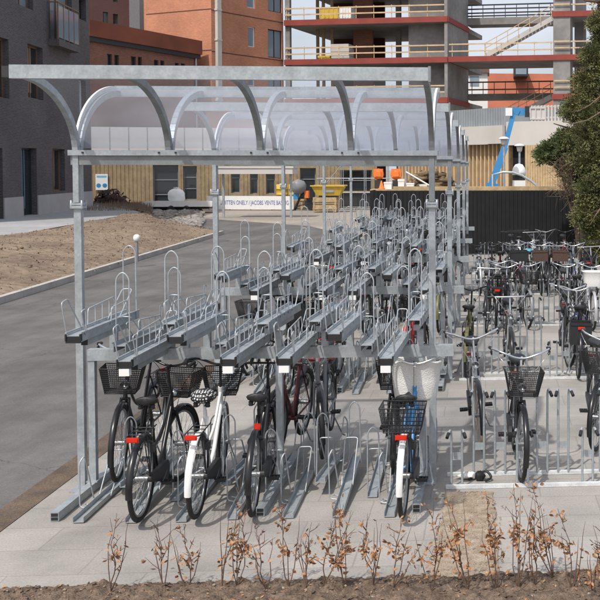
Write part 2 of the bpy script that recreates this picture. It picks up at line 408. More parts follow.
# ------------------------------------------------------------------ bike shelters
D = 4.7; Y0 = 9.5; XL, XR = -3.74, -.50
ROWN = ['first', 'second', 'third', 'fourth', 'fifth']
def wing(sgn, s):
    # s 0..1 along the bow from post to outer top; returns (dy, dz)
    a = s*R(86)
    return (sgn*(1.0*(1-math.cos(a))/.93), .63*math.sin(a))
def shelter(k):
    y = Y0+D*k
    t = thing('bike_shelter', ('galvanised bike shelter frame with curved clear roof wings, %s one from the planted soil bed' % ROWN[k]) if k else
              'galvanised bike shelter frame with curved clear roof wings, directly behind the planted soil bed', 'bike shelter', (0,y,0), 0, 'bike shelter frames in a line')
    ze = 3.02
    for x in (XL, XR):
        p = MB(); p.box(x-.032,x+.032,-.032,.032,0,2.64); p.box(x-.085,x+.0325,-.10,.10,.001,.012)
        po = obj('post', p, M['galv'], t)
        c = MB(); c.box(x-.056,x+.056,-.056,.056,2.62,2.645); c.box(x-.056,x+.056,-.056,.056,2.651,2.672)
        for (i, j) in ((-1,-1),(1,-1),(1,1),(-1,1)): c.lathe([(.010,2.60),(.010,2.695)],8,(x+i*.047,j*.047,0))
        obj('flange', c, M['galv'], po)
        u = MB(); u.box(x-.026,x+.026,-.026,.026,2.672,ze)
        obj('upper_post', u, M['galv'], t)
    e = MB(); e.box(XL-.045,XR+.045,-.05,.05,ze,ze+.085); obj('eave_beam', e, M['galvshade'], t)
    e = MB(); e.box(XL-.06,XR+.06,-.075,.075,ze+.0855,ze+.092); e.box(XL-.06,XR+.06,-.078,-.0755,ze+.086,ze+.135); e.box(XL-.06,XR+.06,.0755,.078,ze+.086,ze+.135)
    obj('gutter_trim', e, M['galv'], t)
    bo = MB()
    for x in [XL+.83*i for i in range(4)]:
        for dx in (-.075,.075):
            for yy in (-.084,.084): bo.box(x+dx-.008,x+dx+.008,yy-.006,yy+.006,ze+.104,ze+.120)
    obj('bolt', bo, M['frame'], t)
    xs = [XL, -3.03, -1.90, -1.02, XR] if False else [XL, XL+.83, XL+1.66, XL+2.49, XR]
    for sgn in (-1, 1):
        for i, x in enumerate(xs):
            n = 14; bow = MB(); w = .028
            pts = []
            for j in range(n+1):
                dy, dz = wing(sgn, j/n); pts.append((dy, ze+.10+dz))
            for j in range(n):
                (y0, z0), (y1, z1) = pts[j], pts[j+1]
                bow.bar((x, y0+sgn*.03, z0), (x, y1+sgn*.03, z1), .05, .062, (0,-sgn,.2))
            if i in (0, 4):   # end bows run down past the beam beside the post
                bow.bar((x, sgn*.045, ze+.10), (x, sgn*.045, 2.675), .05, .03, (0,1,0))
            obj('bow', bow, M['galvshade'] if sgn < 0 and i else M['galv'], t)  # front bows except the first get the steel with painted shade
        dy, dz = wing(sgn, 1); o = ze+.10+dz
        x0 = XL-.10 if sgn < 0 else XL-.03
        bm = MB(); bm.box(x0,XR+.03,dy+sgn*.06-.035,dy+sgn*.06+.035,o-.03,o+.08)
        if sgn < 0: tb = obj('front_beam', bm, M['galv'], t)
        else: tb = obj('rear_beam', bm, M['galv'], t)
        if sgn < 0:
            cpb = MB(); cpb.box(x0-.06,x0-.001,dy-.09,dy-.03,o-.02,o+.07); obj('end_cap', cpb, M['frame'], tb)
            cpb = MB(); cpb.box(XR+.0305,XR+.05,dy-.10,dy-.02,o-.04,o+.09); obj('end_plate', cpb, M['galvshade'], tb)
        sh = MB(); n = 20; vs = []; 
        for j in range(n+1):
            dy, dz = wing(sgn, j/n)
            for x in (XL+.0, XR): vs.append((x, dy-sgn*.006+sgn*.0, ze+.14+dz*.985+.012))
        fs = [(2*j,2*j+1,2*j+3,2*j+2) for j in range(n)]
        sh.add(vs, fs, True)
        so = obj('roof_panel', sh, M['polyfront'] if sgn < 0 else M['polyrear'], t)
        md = so.modifiers.new('thick','SOLIDIFY'); md.thickness = .004
        if sgn > 0:   # pale edge trims of the rear wing
            for x in (XL-.012, XR+.012):
                ed = MB()
                for j in range(n):
                    (a0, b0), (a1, b1) = wing(sgn, j/n), wing(sgn, (j+1)/n)
                    ed.bar((x, a0, ze+.15+b0), (x, a1, ze+.15+b1), .02, .045, (0,-1,.2))
                obj('edge_trim', ed, M['white'], so)
    return t
for k in range(5): shelter(k)

# ------------------------------------------------------------------ two tier racks
def m_tray():
    b = MB(); L = 1.30
    b.box(-.0485,.0485,0,L,.052,.058)
    b.box(-.055,-.049,0,L,.0,.0725); b.box(.049,.055,0,L,.0,.0725)
    b.box(-.068,-.0552,0,L,.073,.085); b.box(.0552,.068,0,L,.073,.085)
    b.bar((0,.22,-.035),(0,1.15,-.035),.05,.055)
    return b
def m_trayend():
    b = MB(); b.box(-.06,.06,-.012,.012,-.004,.012); b.box(-.066,-.054,-.012,.03,.0125,.07); b.box(.054,.066,-.012,.02,.0125,.07); b.box(-.0535,.0535,-.004,.002,.0121,.05)  # last box: black plate painting the shade inside the open channel
    return b
def m_slidecap():
    b = MB(); b.box(-.024,.024,.20,.219,-.06,-.01); return b
def m_trayfoot():
    b = MB(); b.box(-.042,.042,-.02,.03,-.065,-.006); return b
def bend(pts, r=.03, n=4):
    out = [Vector(pts[0])]
    for i in range(1, len(pts)-1):
        p = Vector(pts[i]); a = (Vector(pts[i-1])-p); c = (Vector(pts[i+1])-p)
        ra = min(r, a.length*.49, c.length*.49); a = p+a.normalized()*ra; c = p+c.normalized()*ra
        for j in range(n+1):
            t = j/n; out.append(a*(1-t)**2+p*2*t*(1-t)+c*t*t)
    out.append(Vector(pts[-1])); return out
def m_guard():
    b = MB(); r = .0058
    # entry loop at the outer end, both sides
    b.tube(bend([(-.06,.02,.05),(-.075,-.04,.34),(-.07,.06,.36),(-.055,.30,.06)],.03),r,6)
    b.tube(bend([(.06,.10,.05),(.062,.02,.26),(.062,.10,.27),(.058,.12,.05)],.02),r,6)
    b.tube(bend([(-.06,.42,.05),(-.062,.44,.22),(-.062,1.0,.25),(-.06,1.04,.05)],.03),r,6)
    for y in (.58,.73,.88): b.tube([(-.06,y,.05),(-.062,y+.01,.23)],r*.9,6)
    b.tube(bend([(.06,.62,.05),(.062,.64,.20),(.062,.98,.22),(.06,1.0,.05)],.03),r,6)
    return b
def m_hoop(h=.72):
    b = MB(); r = .0065
    b.tube(bend([(-.06,1.22,.0),(-.058,1.22,h-.06),(0,1.22,h),(.058,1.22,h-.06),(.06,1.22,.0)],.05),r,6)
    b.tube(bend([(-.05,.80,.05),(-.045,1.16,.30),(.045,1.16,.30),(.05,.80,.05)],.03),r*.85,6)
    return b
def m_gutter():
    b = MB(); L = 1.35
    b.box(-.045,.045,0,L,0,.005); b.box(-.045,-.040,0,L,.0052,.045); b.box(.040,.045,0,L,.0052,.045)
    return b
def m_ghoop():
    b = MB(); r = .0065
    b.tube(bend([(-.055,1.20,.0),(-.05,1.22,.56),(0,1.23,.62),(.05,1.22,.56),(.055,1.20,.0)],.05),r,6)
    b.tube(bend([(-.05,.62,.02),(-.06,.98,.34),(.06,.98,.34),(.05,.62,.02)],.03),r,6)
    b.tube(bend([(-.048,.34,.01),(-.12,.36,.012),(-.12,.36,.40),(-.09,.40,.46),(-.06,.52,.04)],.03),r,6)
    b.tube(bend([(-.048,.42,.01),(-.10,.42,.02)],.03),r,6)
    return b
TX = [-3.44,-3.0,-2.59,-2.15,-1.72,-1.27,-.83]
TH = [1,0,1,0,0,1,0]
def two_tier(k):
    y = Y0+D*k
    t = thing('two_tier_bike_rack', 'two-tier rack with raised wheel trays, %s' % (
        ['directly behind the planted soil bed', 'second row from the planted soil bed', 'third row from the planted soil bed', 'fourth row from the planted soil bed', 'last row before the black board fence'][k]),
        'bike rack', (0,y,0), 0, 'two-tier bike racks under the shelters')
    b = MB(); b.box(-3.668,-.30,-.04,.04,1.21,1.315); obj('cross_beam', b, M['galv'], t)
    for x in (-3.638,-1.93,-.60):
        b = MB(); b.box(x-.03,x+.03,-.032,.032,.081,1.209); lg = obj('leg', b, M['galv'], t)
        b = MB(); b.box(x-.035,x+.035,-.86,.86,.004,.08)
        b.box(x-.05,x+.05,-.06,.06,.0802,.092)
        obj('foot_beam', b, M['galv'], lg)
        b = MB(); b.box(x-.028,x+.028,-.8625,-.8602,.012,.038); b.box(x-.028,x+.028,-.8625,-.8602,.044,.072); obj('foot_end', b, M['black'], lg)
    for sgn in (1, -1):
        for i, x in enumerate(TX):
            if sgn < 0: x = x+.215
            z = (1.53 if TH[i] else 1.325)
            if sgn < 0: z = (1.325 if TH[i] else 1.53)
            jx = random.uniform(-.02,.02); jr = random.uniform(-.012,.012); jy = random.uniform(-.05,.05)
            rz = (0 if sgn > 0 else PI)+R(-2.2)+jr
            loc = (x+jx, sgn*(-.95)+jy, z)
            if z > 1.4:
                br = MB(); br.box(x-.03,x+.03,-.03,.03,1.3155,z-.066); obj('bracket', br, M['galv'], t)
            tr = obj('upper_tray', cached('upper_tray', m_tray), M['galv'], t, loc, (R(random.uniform(0,1.2)),0,rz))
            obj('tray_end', cached('tray_end', m_trayend, M['black']), M['black'], tr)
            obj('slide_cap', cached('slide_cap', m_slidecap, M['black']), M['black'], tr)
            if z < 1.4: obj('end_plate', cached('end_plate', m_trayfoot), M['white'], tr, (0,0,0))
            obj('side_guard', cached('side_guard', m_guard), M['galv2'], tr)
            obj('wheel_hoop', cached('wheel_hoop', m_hoop), M['galv2'], tr)
            # lower tier
            lift = R(5.5) if (i+(sgn < 0)) % 2 else 0
            gt = obj('floor_gutter', cached('floor_gutter', m_gutter), M['galv'], t, (x+jx+.02*sgn, sgn*(-.94)+jy*.5, .008), (lift,0,rz+R(3)))
            obj('floor_hoop', cached('floor_hoop', m_ghoop), M['galv2'], gt)
    return t
random.seed(11)
for k in range(5): two_tier(k)

# ------------------------------------------------------------------ bicycles
WR = .335
def m_tyre():
    b = MB(); b.tube([(0,WR*math.cos(2*PI*i/36),WR*math.sin(2*PI*i/36)) for i in range(36)], .021, 8, True); return b
def m_rim():
    b = MB(); r = WR-.03
    b.tube([(0,r*math.cos(2*PI*i/36),r*math.sin(2*PI*i/36)) for i in range(36)], .011, 6, True)
    for i in range(28):
        a = 2*PI*i/28; s = .028 if i % 2 else -.028; a2 = a+(.5 if (i//2) % 2 else -.5)
        b.tube([(s,.022*math.cos(a2),.022*math.sin(a2)),(0,r*math.cos(a),r*math.sin(a))], .0016, 3, caps=False)
    b.tube([(-.05,0,0),(.05,0,0)], .024, 10)
    b.tube([(-.075,0,0),(.075,0,0)], .008, 8)
    return b
def arcy(c, r, a0, a1, n): return [Vector((0, c[0]+r*math.cos(R(a0+(a1-a0)*i/n)), c[1]+r*math.sin(R(a0+(a1-a0)*i/n)))) for i in range(n+1)]
def m_guardarc(a0, a1):
    b = MB(); r = WR+.042; n = 16; w = .027; vs = []
    for p in arcy((0,0), r, a0, a1, n):
        d = Vector((0,p.y,p.z)).normalized()
        vs += [p+Vector((-w,0,0))-d*.014, p+Vector((-w*.6,0,0)), p+Vector((w*.6,0,0)), p+Vector((w,0,0))-d*.014]
    b.add(vs, [(4*i+j,4*i+j+1,4*i+j+5,4*i+j+4) for i in range(n) for j in range(3)], True)
    return b
RA = Vector((0,0,WR+.02)); FA = Vector((0,1.09,WR+.02)); BB = Vector((0,.45,.29)); ST = Vector((0,.236,.86)); HT = Vector((0,.865,.93)); HB = Vector((0,.915,.73))
def m_frame(step):
    b = MB(); r = .017
    b.tube([BB, ST], .016, 10)
    b.tube([HT, HB], .021, 10)
    if step:
        b.tube(bend([HB+Vector((0,-.005,.03)), Vector((0,.62,.38)), BB+Vector((0,.02,.03))],.2,6), .019, 10)
        b.tube(bend([HT+Vector((0,.01,-.05)), Vector((0,.62,.60)), Vector((0,.355,.53))],.2,6), .014, 8)
    else:
        b.tube([HB+Vector((0,-.005,.02)), BB+Vector((0,.0,.02))], .019, 10)
        b.tube([HT+Vector((0,.008,-.03)), ST+Vector((0,.01,-.04))], .016, 10)
    for s in (-1,1):
        b.tube([BB+Vector((s*.03,0,0)), RA+Vector((s*.062,0,0))], .010, 6)
        b.tube([ST+Vector((s*.018,.02,-.06)), RA+Vector((s*.062,0,0))], .008, 6)
    b.tube([BB+Vector((-.04,0,0)), BB+Vector((.04,0,0))], .022, 10)
    b.tube([ST, ST+Vector((0,-.04,.10))], .013, 8)
    return b
def m_fork():
    b = MB()
    for s in (-1,1):
        b.tube(bend([HB+Vector((s*.03,.0,-.01)), Vector((s*.055,1.0,.5)), FA+Vector((s*.06,0,0))],.2,5), [.014]*1+[.013]*6+[.009], 8) if False else b.tube([HB+Vector((s*.034,.003,-.005)), Vector((s*.052,.985,.52)), Vector((s*.058,1.045,.40)), FA+Vector((s*.06,0,0))], [.014,.013,.011,.009], 8)
    b.tube([HB+Vector((-.045,.0,-.008)), HB+Vector((.045,.0,-.008))], .016, 8)
    return b
def m_bars(kind):
    b = MB(); top = HT+Vector((0,-.035,.19)) 
    b.tube([HT+Vector((0,.0,-.01)), top], .013, 8)
    b.tube([top, top+Vector((0,.05,.02))], .014, 8)
    c = top+Vector((0,.05,.02))
    if kind == 'flat':
        p = [(-.31,c.y-.03,c.z+.0),(-.1,c.y,c.z),(.1,c.y,c.z),(.31,c.y-.03,c.z)]
        b.tube(bend(p,.06), .011, 8)
    else:
        p = [(-.29,c.y-.24,c.z+.055),(-.29,c.y-.12,c.z+.07),(-.20,c.y+.02,c.z+.055),(-.05,c.y+.005,c.z-.005),(.05,c.y+.005,c.z-.005),(.20,c.y+.02,c.z+.055),(.29,c.y-.12,c.z+.07),(.29,c.y-.24,c.z+.055)]
        b.tube(bend(p,.09,5), .011, 8)
    # brake lever and cable
    b.tube(bend([(.27,c.y-.02,c.z+.05),(.20,c.y+.12,c.z+.0),(.05,c.y+.12,c.z-.22),(.02,c.y+.09,c.z-.40)],.1,4), .003, 4)
    b.tube(bend([(-.27,c.y-.02,c.z+.05),(-.22,c.y+.10,c.z+.02),(-.05,c.y+.1,c.z-.2),(0,c.y-.06,c.z-.36)],.1,4), .003, 4)
    return b
def grip_at(kind, s):
    c = HT+Vector((0,.015,.21))
    if kind == 'flat': return [(s*.21,c.y-.013,c.z),(s*.318,c.y-.032,c.z)]
    return [(s*.29,c.y-.135,c.z+.068),(s*.29,c.y-.25,c.z+.054)]
def m_grip(kind, s):
    b = MB(); g = grip_at(kind, s); b.tube(g, .017, 8)
    p = Vector(g[0]); b.bar(p+Vector((0,.02,-.02)), p+Vector((-s*.01,.0 if kind != 'flat' else .05,-.06)), .012, .02)
    return b
def m_saddle():
    b = MB(); c = ST+Vector((0,-.05,.12)); vs = []; n = 12; rows = [(-.13,.02),(-.12,.085),(-.06,.095),(0,.07),(.06,.035),(.12,.024),(.145,.008)]
    for (yy, w) in rows:
        for j in range(n):
            th = 2*PI*j/n; vs.append((c.x+w*math.cos(th), c.y+yy, c.z+(.032 if math.sin(th) > 0 else .045)*math.sin(th)*(.6+.4*w/.095)+.025*(-yy/.13 if yy < 0 else 0)))
    fs = [(i*n+j,(i+1)*n+j,(i+1)*n+(j+1) % n,i*n+(j+1) % n) for i in range(len(rows)-1) for j in range(n)]
    fs += [tuple(range(n)), tuple(range((len(rows)-1)*n+n-1,(len(rows)-1)*n-1,-1))]
    b.add(vs, fs, True)
    for s in (-1,1): b.tube([(s*.025,c.y-.09,c.z-.05),(s*.02,c.y+.10,c.z-.03)], .005, 5)
    for s in (-1,1): b.lathe([(.018,-.06),(.022,-.05),(.018,-.04),(.022,-.03),(.018,-.02)],8,(s*.05,c.y-.08,c.z))
    return b
def m_crank():
    b = MB()
    b.tube([BB+Vector((.055,0,0)), BB+Vector((.064,0,0))], .085, 24); b.tube([BB+Vector((-.088,0,0)), BB+Vector((.088,0,0))], .009, 8)
    for s, a in ((1,R(200)),(-1,R(20))):
        b.bar(BB+Vector((s*.075,0,0)), BB+Vector((s*.085,.165*math.cos(a),.165*math.sin(a))), .012, .025, (1,0,0))
    return b
def m_pedal(s, a):
    b = MB(); p = BB+Vector((s*.135,.165*math.cos(a),.165*math.sin(a)))
    b.box(p.x-.045,p.x+.045,p.y-.042,p.y-.026,p.z-.013,p.z+.013); b.box(p.x-.045,p.x+.045,p.y+.026,p.y+.042,p.z-.013,p.z+.013)
    for k in (-.03,0,.03): b.box(p.x+k-.007,p.x+k+.007,p.y-.0258,p.y+.0258,p.z-.010,p.z+.010)
    b.tube([(p.x-s*.06,p.y,p.z),(p.x+s*.04,p.y,p.z)], .008, 6)
    return b
def m_chain():
    b = MB(); x = .066
    pts = [Vector((0,BB.y+.092*math.cos(R(a)),BB.z+.092*math.sin(R(a)))) for a in range(-100,101,20)] + [Vector((0,RA.y+.03*math.cos(R(a)),RA.z+.03*math.sin(R(a)))) for a in range(90,271,30)]
    n = len(pts); vs = [p+Vector((x-.014,0,0)) for p in pts]+[p+Vector((x+.022,0,0)) for p in pts]
    b.add(vs, [tuple(range(n-1,-1,-1)), tuple(range(n,2*n))]+[(i,(i+1) % n,n+(i+1) % n,n+i) for i in range(n)])
    return b
def m_rack():
    b = MB(); z = .765; r = .006
    b.tube(bend([(-.06,.19,z),(-.065,-.26,z),(.065,-.26,z),(.06,.19,z)],.04),r,6)
    for y in (-.15,-.03,.09): b.tube([(-.064,y,z),(.064,y,z)],r*.8,5)
    for s in (-1,1):
        b.tube([(s*.065,-.10,z),(s*.07,-.005,RA.z)],r*.8,5); b.tube([(s*.065,-.20,z),(s*.07,-.005,RA.z)],r*.8,5)
    b.tube([(0,-.02,z-.005),(0,-.02,RA.z+WR+.05)],r*.7,5)
    return b
def m_stand():
    b = MB(); p = Vector((-.05,.32,.29)); b.tube([p, p+Vector((-.10,-.06,-.275))], .008, 6); b.tube([p+Vector((-.10,-.06,-.275)), p+Vector((-.13,-.03,-.28))], .009, 6); return b
def lattice(corners_lo, corners_hi, nu, nz, r=.0022, rim=.005, floor=True):
    b = MB(); lo = [Vector(c) for c in corners_lo]; hi = [Vector(c) for c in corners_hi]
    for k in range(4):
        k2 = (k+1) % 4
        m = nu if k % 2 == 0 else max(3, int(nu*.7))
        for i in range(m):
            t = i/m; b.tube([lo[k].lerp(lo[k2],t), hi[k].lerp(hi[k2],t)], r, 4, caps=False)
    for j in range(nz+1):
        t = j/nz; ring = [lo[k].lerp(hi[k],t) for k in range(4)]
        rr = rim if j in (0,nz) else r
        b.tube(ring+[ring[0]], rr, 4, caps=False)
    if floor:
        for i in range(1,nu):
            t = i/nu; b.tube([lo[0].lerp(lo[1],t), lo[3].lerp(lo[2],t)], r, 4, caps=False)
        for i in range(1,6):
            t = i/6; b.tube([lo[0].lerp(lo[3],t), lo[1].lerp(lo[2],t)], r, 4, caps=False)
    return b
def m_fbasket():
    y0, y1 = .93, 1.20; z0, z1 = .83, 1.06
    return lattice([(-.13,y0+.02,z0),(.13,y0+.02,z0),(.13,y1-.03,z0),(-.13,y1-.03,z0)],[(-.18,y0,z1),(.18,y0,z1),(.18,y1,z1),(-.18,y1,z1)],20,12,.0027,.006)
def m_rbasket():
    z0, z1 = .785, .99
    return lattice([(-.15,-.24,z0),(.15,-.24,z0),(.15,.0,z0),(-.15,.0,z0)],[(-.185,-.27,z1),(.185,-.27,z1),(.185,.02,z1),(-.185,.02,z1)],11,6,.0032,.006)
def m_wicker(big=1.0):
    b = MB(); n = 28; prof = [(.0,-.02),(.125,-.02),(.132,.0),(.148,.13),(.160,.27),(.170,.28),(.163,.29),(.152,.275),(.140,.13),(.122,.0),(.0,-.008)]
    vs = []; k = len(prof); c = (0,1.07,.80)
    for (r, z) in prof:
        for j in range(n):
            th = 2*PI*j/n; ww = 1+.02*((j % 2)*2-1)*(1 if r > .1 else 0)
            ex = abs(math.cos(th))**.7*(1 if math.cos(th) > 0 else -1); ey = abs(math.sin(th))**.7*(1 if math.sin(th) > 0 else -1)
            vs.append((c[0]+r*1.25*ex*ww*big, c[1]+r*.85*ey*ww*big, c[2]+z*big))
    b.add(vs, [(i*n+j,i*n+(j+1) % n,(i+1)*n+(j+1) % n,(i+1)*n+j) for i in range(k-1) for j in range(n)], True)
    return b
def m_crate(y0, z0, w=.36, d=.28, h=.22):
    b = MB(); t = .008
    x0, x1, y1, z1 = -w/2, w/2, y0+d, z0+h
    b.box(x0,x1,y0,y1,z0,z0+t); b.box(x0,x1,y0,y0+t,z0+t,z1); b.box(x0,x1,y1-t,y1,z0+t,z1); b.box(x0,x0+t,y0+t,y1-t,z0+t,z1); b.box(x1-t,x1,y0+t,y1-t,z0+t,z1)
    b.box(x0-.012,x1+.012,y0-.012,y0-.001,z1-.03,z1+.004); b.box(x0-.012,x1+.012,y1+.001,y1+.012,z1-.03,z1+.004)
    return b
def m_head():
    b = MB(); c = Vector((0,.965,.87)); prof = [(.012,-.05),(.03,-.04),(.04,-.01),(.042,.02),(.036,.03)]
    n = 12; vs = []
    for (r, z) in prof:
        for j in range(n): vs.append((c.x+r*math.cos(2*PI*j/n), c.y+z, c.z+r*math.sin(2*PI*j/n)))
    b.add(vs, [(i*n+j,(i+1)*n+j,(i+1)*n+(j+1) % n,i*n+(j+1) % n) for i in range(len(prof)-1) for j in range(n)]+[tuple(range((len(prof)-1)*n,len(prof)*n))], True)
    b.bar((0,.91,.84),(0,.96,.84),.02,.01)
    return b
def m_reflect():
    b = MB(); b.box(-.048,.048,-.283,-.268,.735,.775); b.box(-.042,.042,-.29,-.2832,.741,.769); return b
def m_tail():
    b = MB(); b.box(-.025,.025,.13,.16,.70,.75); return b
def m_lock():
    b = MB(); c = Vector((0,.11,.60)); b.tube([(c.x+.062*math.cos(R(a)),c.y-.03*math.sin(R(a)),c.z+.06*math.sin(R(a))) for a in range(-40,221,20)],.014,6); b.box(.045,.078,.06,.12,.56,.63); return b
def m_seatbag():
    b = MB(); c = ST+Vector((0,-.06,.14)); b.ell(c,(.11,.15,.06),14,8); return b

ST_ROT = Vector((0,.89,0))
def bike(loc, heading, label, fm, step=True, bars='swept', lean=0, steer=0, front=None, rear='rack', guard=None, saddle='black', tyre='rubber', reflect=True, barmat='chrome', chain='black', detail=True, group='bicycles parked in the racks', at_front=False, rackm='black', headl=True, tail=False, rimm='spoke', fb_big=1.0, pitch=0, saddlem=None):
    heading = R(heading); h = Matrix.Rotation(heading,3,'Z')
    loc = Vector(loc)
    if at_front: loc = loc-h@Vector((0,1.09,0))
    t = thing('bicycle', label, 'bicycle', loc, heading, group)
    t.rotation_euler = (R(pitch), R(lean), heading)
    fmat = M[fm]; gm = M[guard or fm]
    def part(nm, key, fn, m, steered=False, parent=None, l=(0,0,0)):
        me = cached(key, fn, M['black'])
        if steered and steer and parent is None:
            rz = R(steer); rot = Matrix.Rotation(rz,3,'Z'); lo = ST_ROT-rot@ST_ROT+rot@Vector(l)
            return obj(nm, me, m, t, lo, (0,0,rz))
        return obj(nm, me, m, parent or t, l)
    part('frame', 'bframe%d' % step, lambda: m_frame(step), fmat)
    part('fork', 'bfork', m_fork, fmat, True)
    for ax, st in ((RA,False),(FA,True)):
        w = part('wheel', 'brim', m_rim, M[rimm], st, None, ax)
        part('tyre', 'btyre', m_tyre, M[tyre if st else 'rubber'], False, w)
    part('mudguard', 'bmgr', lambda: m_guardarc(15,190), gm, False, None, RA)
    part('mudguard', 'bmgf', lambda: m_guardarc(-20,125), gm, True, None, FA)
    hb = part('handlebar', 'bbar'+bars, lambda: m_bars(bars), M[barmat], True)
    if detail:
        for s in (-1,1): part('grip', 'bgrip%s%d' % (bars,s), lambda: m_grip(bars,s), M['black'], False, hb)
    part('saddle', 'bsaddle', m_saddle, M[saddle])
    ck = part('crank', 'bcrank', m_crank, M['spoke'])
    if detail:
        for s, a in ((1,R(200)),(-1,R(20))):
            pd = part('pedal', 'bpedal%d' % s, lambda: m_pedal(s,a), M['black'], False, ck)
    part('chain_guard', 'bchain', m_chain, M[chain])
    if detail: part('wheel_lock', 'block', m_lock, M['frame'])
    if rear: part('luggage_rack', 'brack', m_rack, M[rackm])
    if rear == 'basket': part('rear_basket', 'brbask', m_rbasket, M['black'])
    if rear == 'crate': part('rear_crate', 'brcrate', lambda: m_crate(-.26,.775,.34,.30,.2), M['brown'])
    if rear == 'bag': part('pannier', 'bpann', lambda: m_crate(-.26,.52,.30,.28,.30), M['black'])
    if reflect and rear: part('rear_light', 'brefl', m_reflect, M['reflect'])
    if tail: part('rear_light', 'btail', m_tail, M['reflect'])
    if front == 'wire': part('front_basket', 'bfb', m_fbasket, M['black'], True)
    elif front == 'wicker': part('front_basket', 'bfw%.1f' % fb_big, lambda: m_wicker(fb_big), M['wicker'], True)
    elif front == 'crate': part('front_crate', 'bfcb', lambda: m_crate(.95,.80,.34,.28,.24), M['brown'], True)
    elif front == 'blackcrate': part('front_basket', 'bfc', lambda: m_crate(.95,.80,.40,.30,.24), M['black'], True)
    if headl: part('headlight', 'bhead', m_head, M['chrome'], True)
    if detail: part('kickstand', 'bstand', m_stand, M['spoke'])
    if saddlem: part('saddle_cover', 'bsbag', m_seatbag, M[saddlem])
    return t
# dotted cover material
m = bpy.data.materials.new('dotted_cloth'); m.use_nodes = True; nn = m.node_tree.nodes; ll = m.node_tree.links
tc = nn.new('ShaderNodeTexCoord'); vo = nn.new('ShaderNodeTexVoronoi'); vo.inputs['Scale'].default_value = 42; vo.inputs['Randomness'].default_value = .2
rp = nn.new('ShaderNodeValToRGB'); rp.color_ramp.interpolation = 'CONSTANT'; rp.color_ramp.elements[0].color = (.75,.75,.73,1); rp.color_ramp.elements[1].position = .36; rp.color_ramp.elements[1].color = (.02,.02,.022,1)
ll.new(tc.outputs['Object'], vo.inputs['Vector']); ll.new(vo.outputs['Distance'], rp.inputs['Fac']); ll.new(rp.outputs['Color'], nn['Principled BSDF'].inputs['Base Color']); M['dots'] = m

GA = 'bicycles parked under the two-tier racks'
# first rack row, tail towards the soil bed
bike((-2.90,8.57,.02), 2.5, 'black bicycle with wire front basket and wide red reflector beside the white bicycle', 'blackpaint', True, lean=1.5, steer=-12, front='wire', rear='rack', guard='blackpaint', barmat='blackpaint', group=GA)
bike((-2.45,8.61,.02), 3, 'white bicycle with dotted black and white saddle cover', 'white', True, lean=1.5, steer=5, front='wire', rear='rack', guard='white', chain='black', barmat='blackpaint', group=GA, saddlem='dots')
bike((-1.985,8.63,.02), 5, 'slim black bicycle with small square red tail light and bare handlebar', 'blackpaint', False, bars='flat', lean=1.5, steer=-3, rear=None, reflect=False, tail=True, guard='blackpaint', barmat='blackpaint', headl=False, group=GA)
bike((-.70,8.50,.02), -1.5, 'blue bicycle with white rear mudguard, wire rear basket and big white front basket', 'blue', True, lean=1, steer=2, front='wicker', rear='basket', guard='white', tyre='rubber', group=GA, fb_big=1.2)
# first rack row, front wheel towards the soil bed
bike((-3.42,9.42,.10), 180, 'black bicycle with wire front basket and round white headlight beside the kerb-side shelter post', 'blackpaint', True, lean=-3, steer=8, front='wire', guard='blackpaint', group=GA, at_front=True)
bike((-2.06,9.85,.10), 176, 'dark red bicycle with chrome headlight behind the middle rack leg', 'darkred', False, lean=-3, steer=-5, front=None, guard='blackpaint', group=GA, at_front=True, barmat='blackpaint')
bike((-.92,9.60,.06), 180, 'black bicycle with dark wire front basket facing out next to the blue bicycle', 'blackpaint', True, lean=-2, steer=6, front='wire', guard='blackpaint', group=GA, at_front=True)
bike((-1.66,10.0,.10), 182, 'thin grey bicycle partly hidden behind the dark red bicycle', 'grey', False, lean=2, steer=10, front=None, guard='blackpaint', group=GA, at_front=True, bars='flat', headl=False)
# deeper rack rows
ORD = ['first','second','third','fourth','fifth','sixth','seventh']
rows = {1: [(0,'blackpaint'),(1,'grey'),(2,'blackpaint'),(3,'darkred'),(4,'blackpaint'),(5,'red'),(6,'blackpaint')],
        2: [(0,'blackpaint'),(1,'darkred'),(2,'navy'),(3,'blackpaint'),(4,'silver'),(5,'blackpaint'),(6,'olive')],
        3: [(0,'grey'),(1,'blackpaint'),(2,'blackpaint'),(4,'red'),(5,'blackpaint'),(6,'darkred')],
        4: [(1,'blackpaint'),(3,'navy'),(4,'blackpaint'),(6,'blackpaint')]}
CN = {'blackpaint':'black','grey':'grey','darkred':'dark red','red':'bright red','navy':'navy blue','silver':'silver','olive':'olive green','white':'white','blue':'blue'}
random.seed(21)
for k, lst in rows.items():
    y = Y0+D*k
    for n, (i, c) in enumerate(lst):
        back = random.random() < .45
        fr = random.choice([None,None,'wire','wire','blackcrate'])
        lab = '%s bicycle under the trays, %s from the kerb in the %s two-tier row' % (CN[c], ORD[n], ROWN[k])
        kw = dict(fm=c, step=random.random() < .6, lean=random.uniform(-4,4), steer=random.uniform(-18,18), front=fr, rear=random.choice(['rack','rack','basket',None]), guard=random.choice(['blackpaint',c,'silver']), group=GA, detail=(k < 3), bars=random.choice(['swept','swept','flat']), barmat=random.choice(['chrome','blackpaint']))
        if back: bike((TX[i]+.215, y-.1, .08), 180+random.uniform(-2,2), lab, at_front=True, **kw)
        else: bike((TX[i], y-.9, .02), random.uniform(-3,1), lab, **kw)
# one red bicycle up on a tray of the second row
False and bike((TX[6]+.0, Y0+D*1-.62, 1.345), -2, 'red bicycle lifted onto an upper tray of the second two-tier rack row', 'red', True, lean=1, steer=5, front=None, guard='red', group=GA)

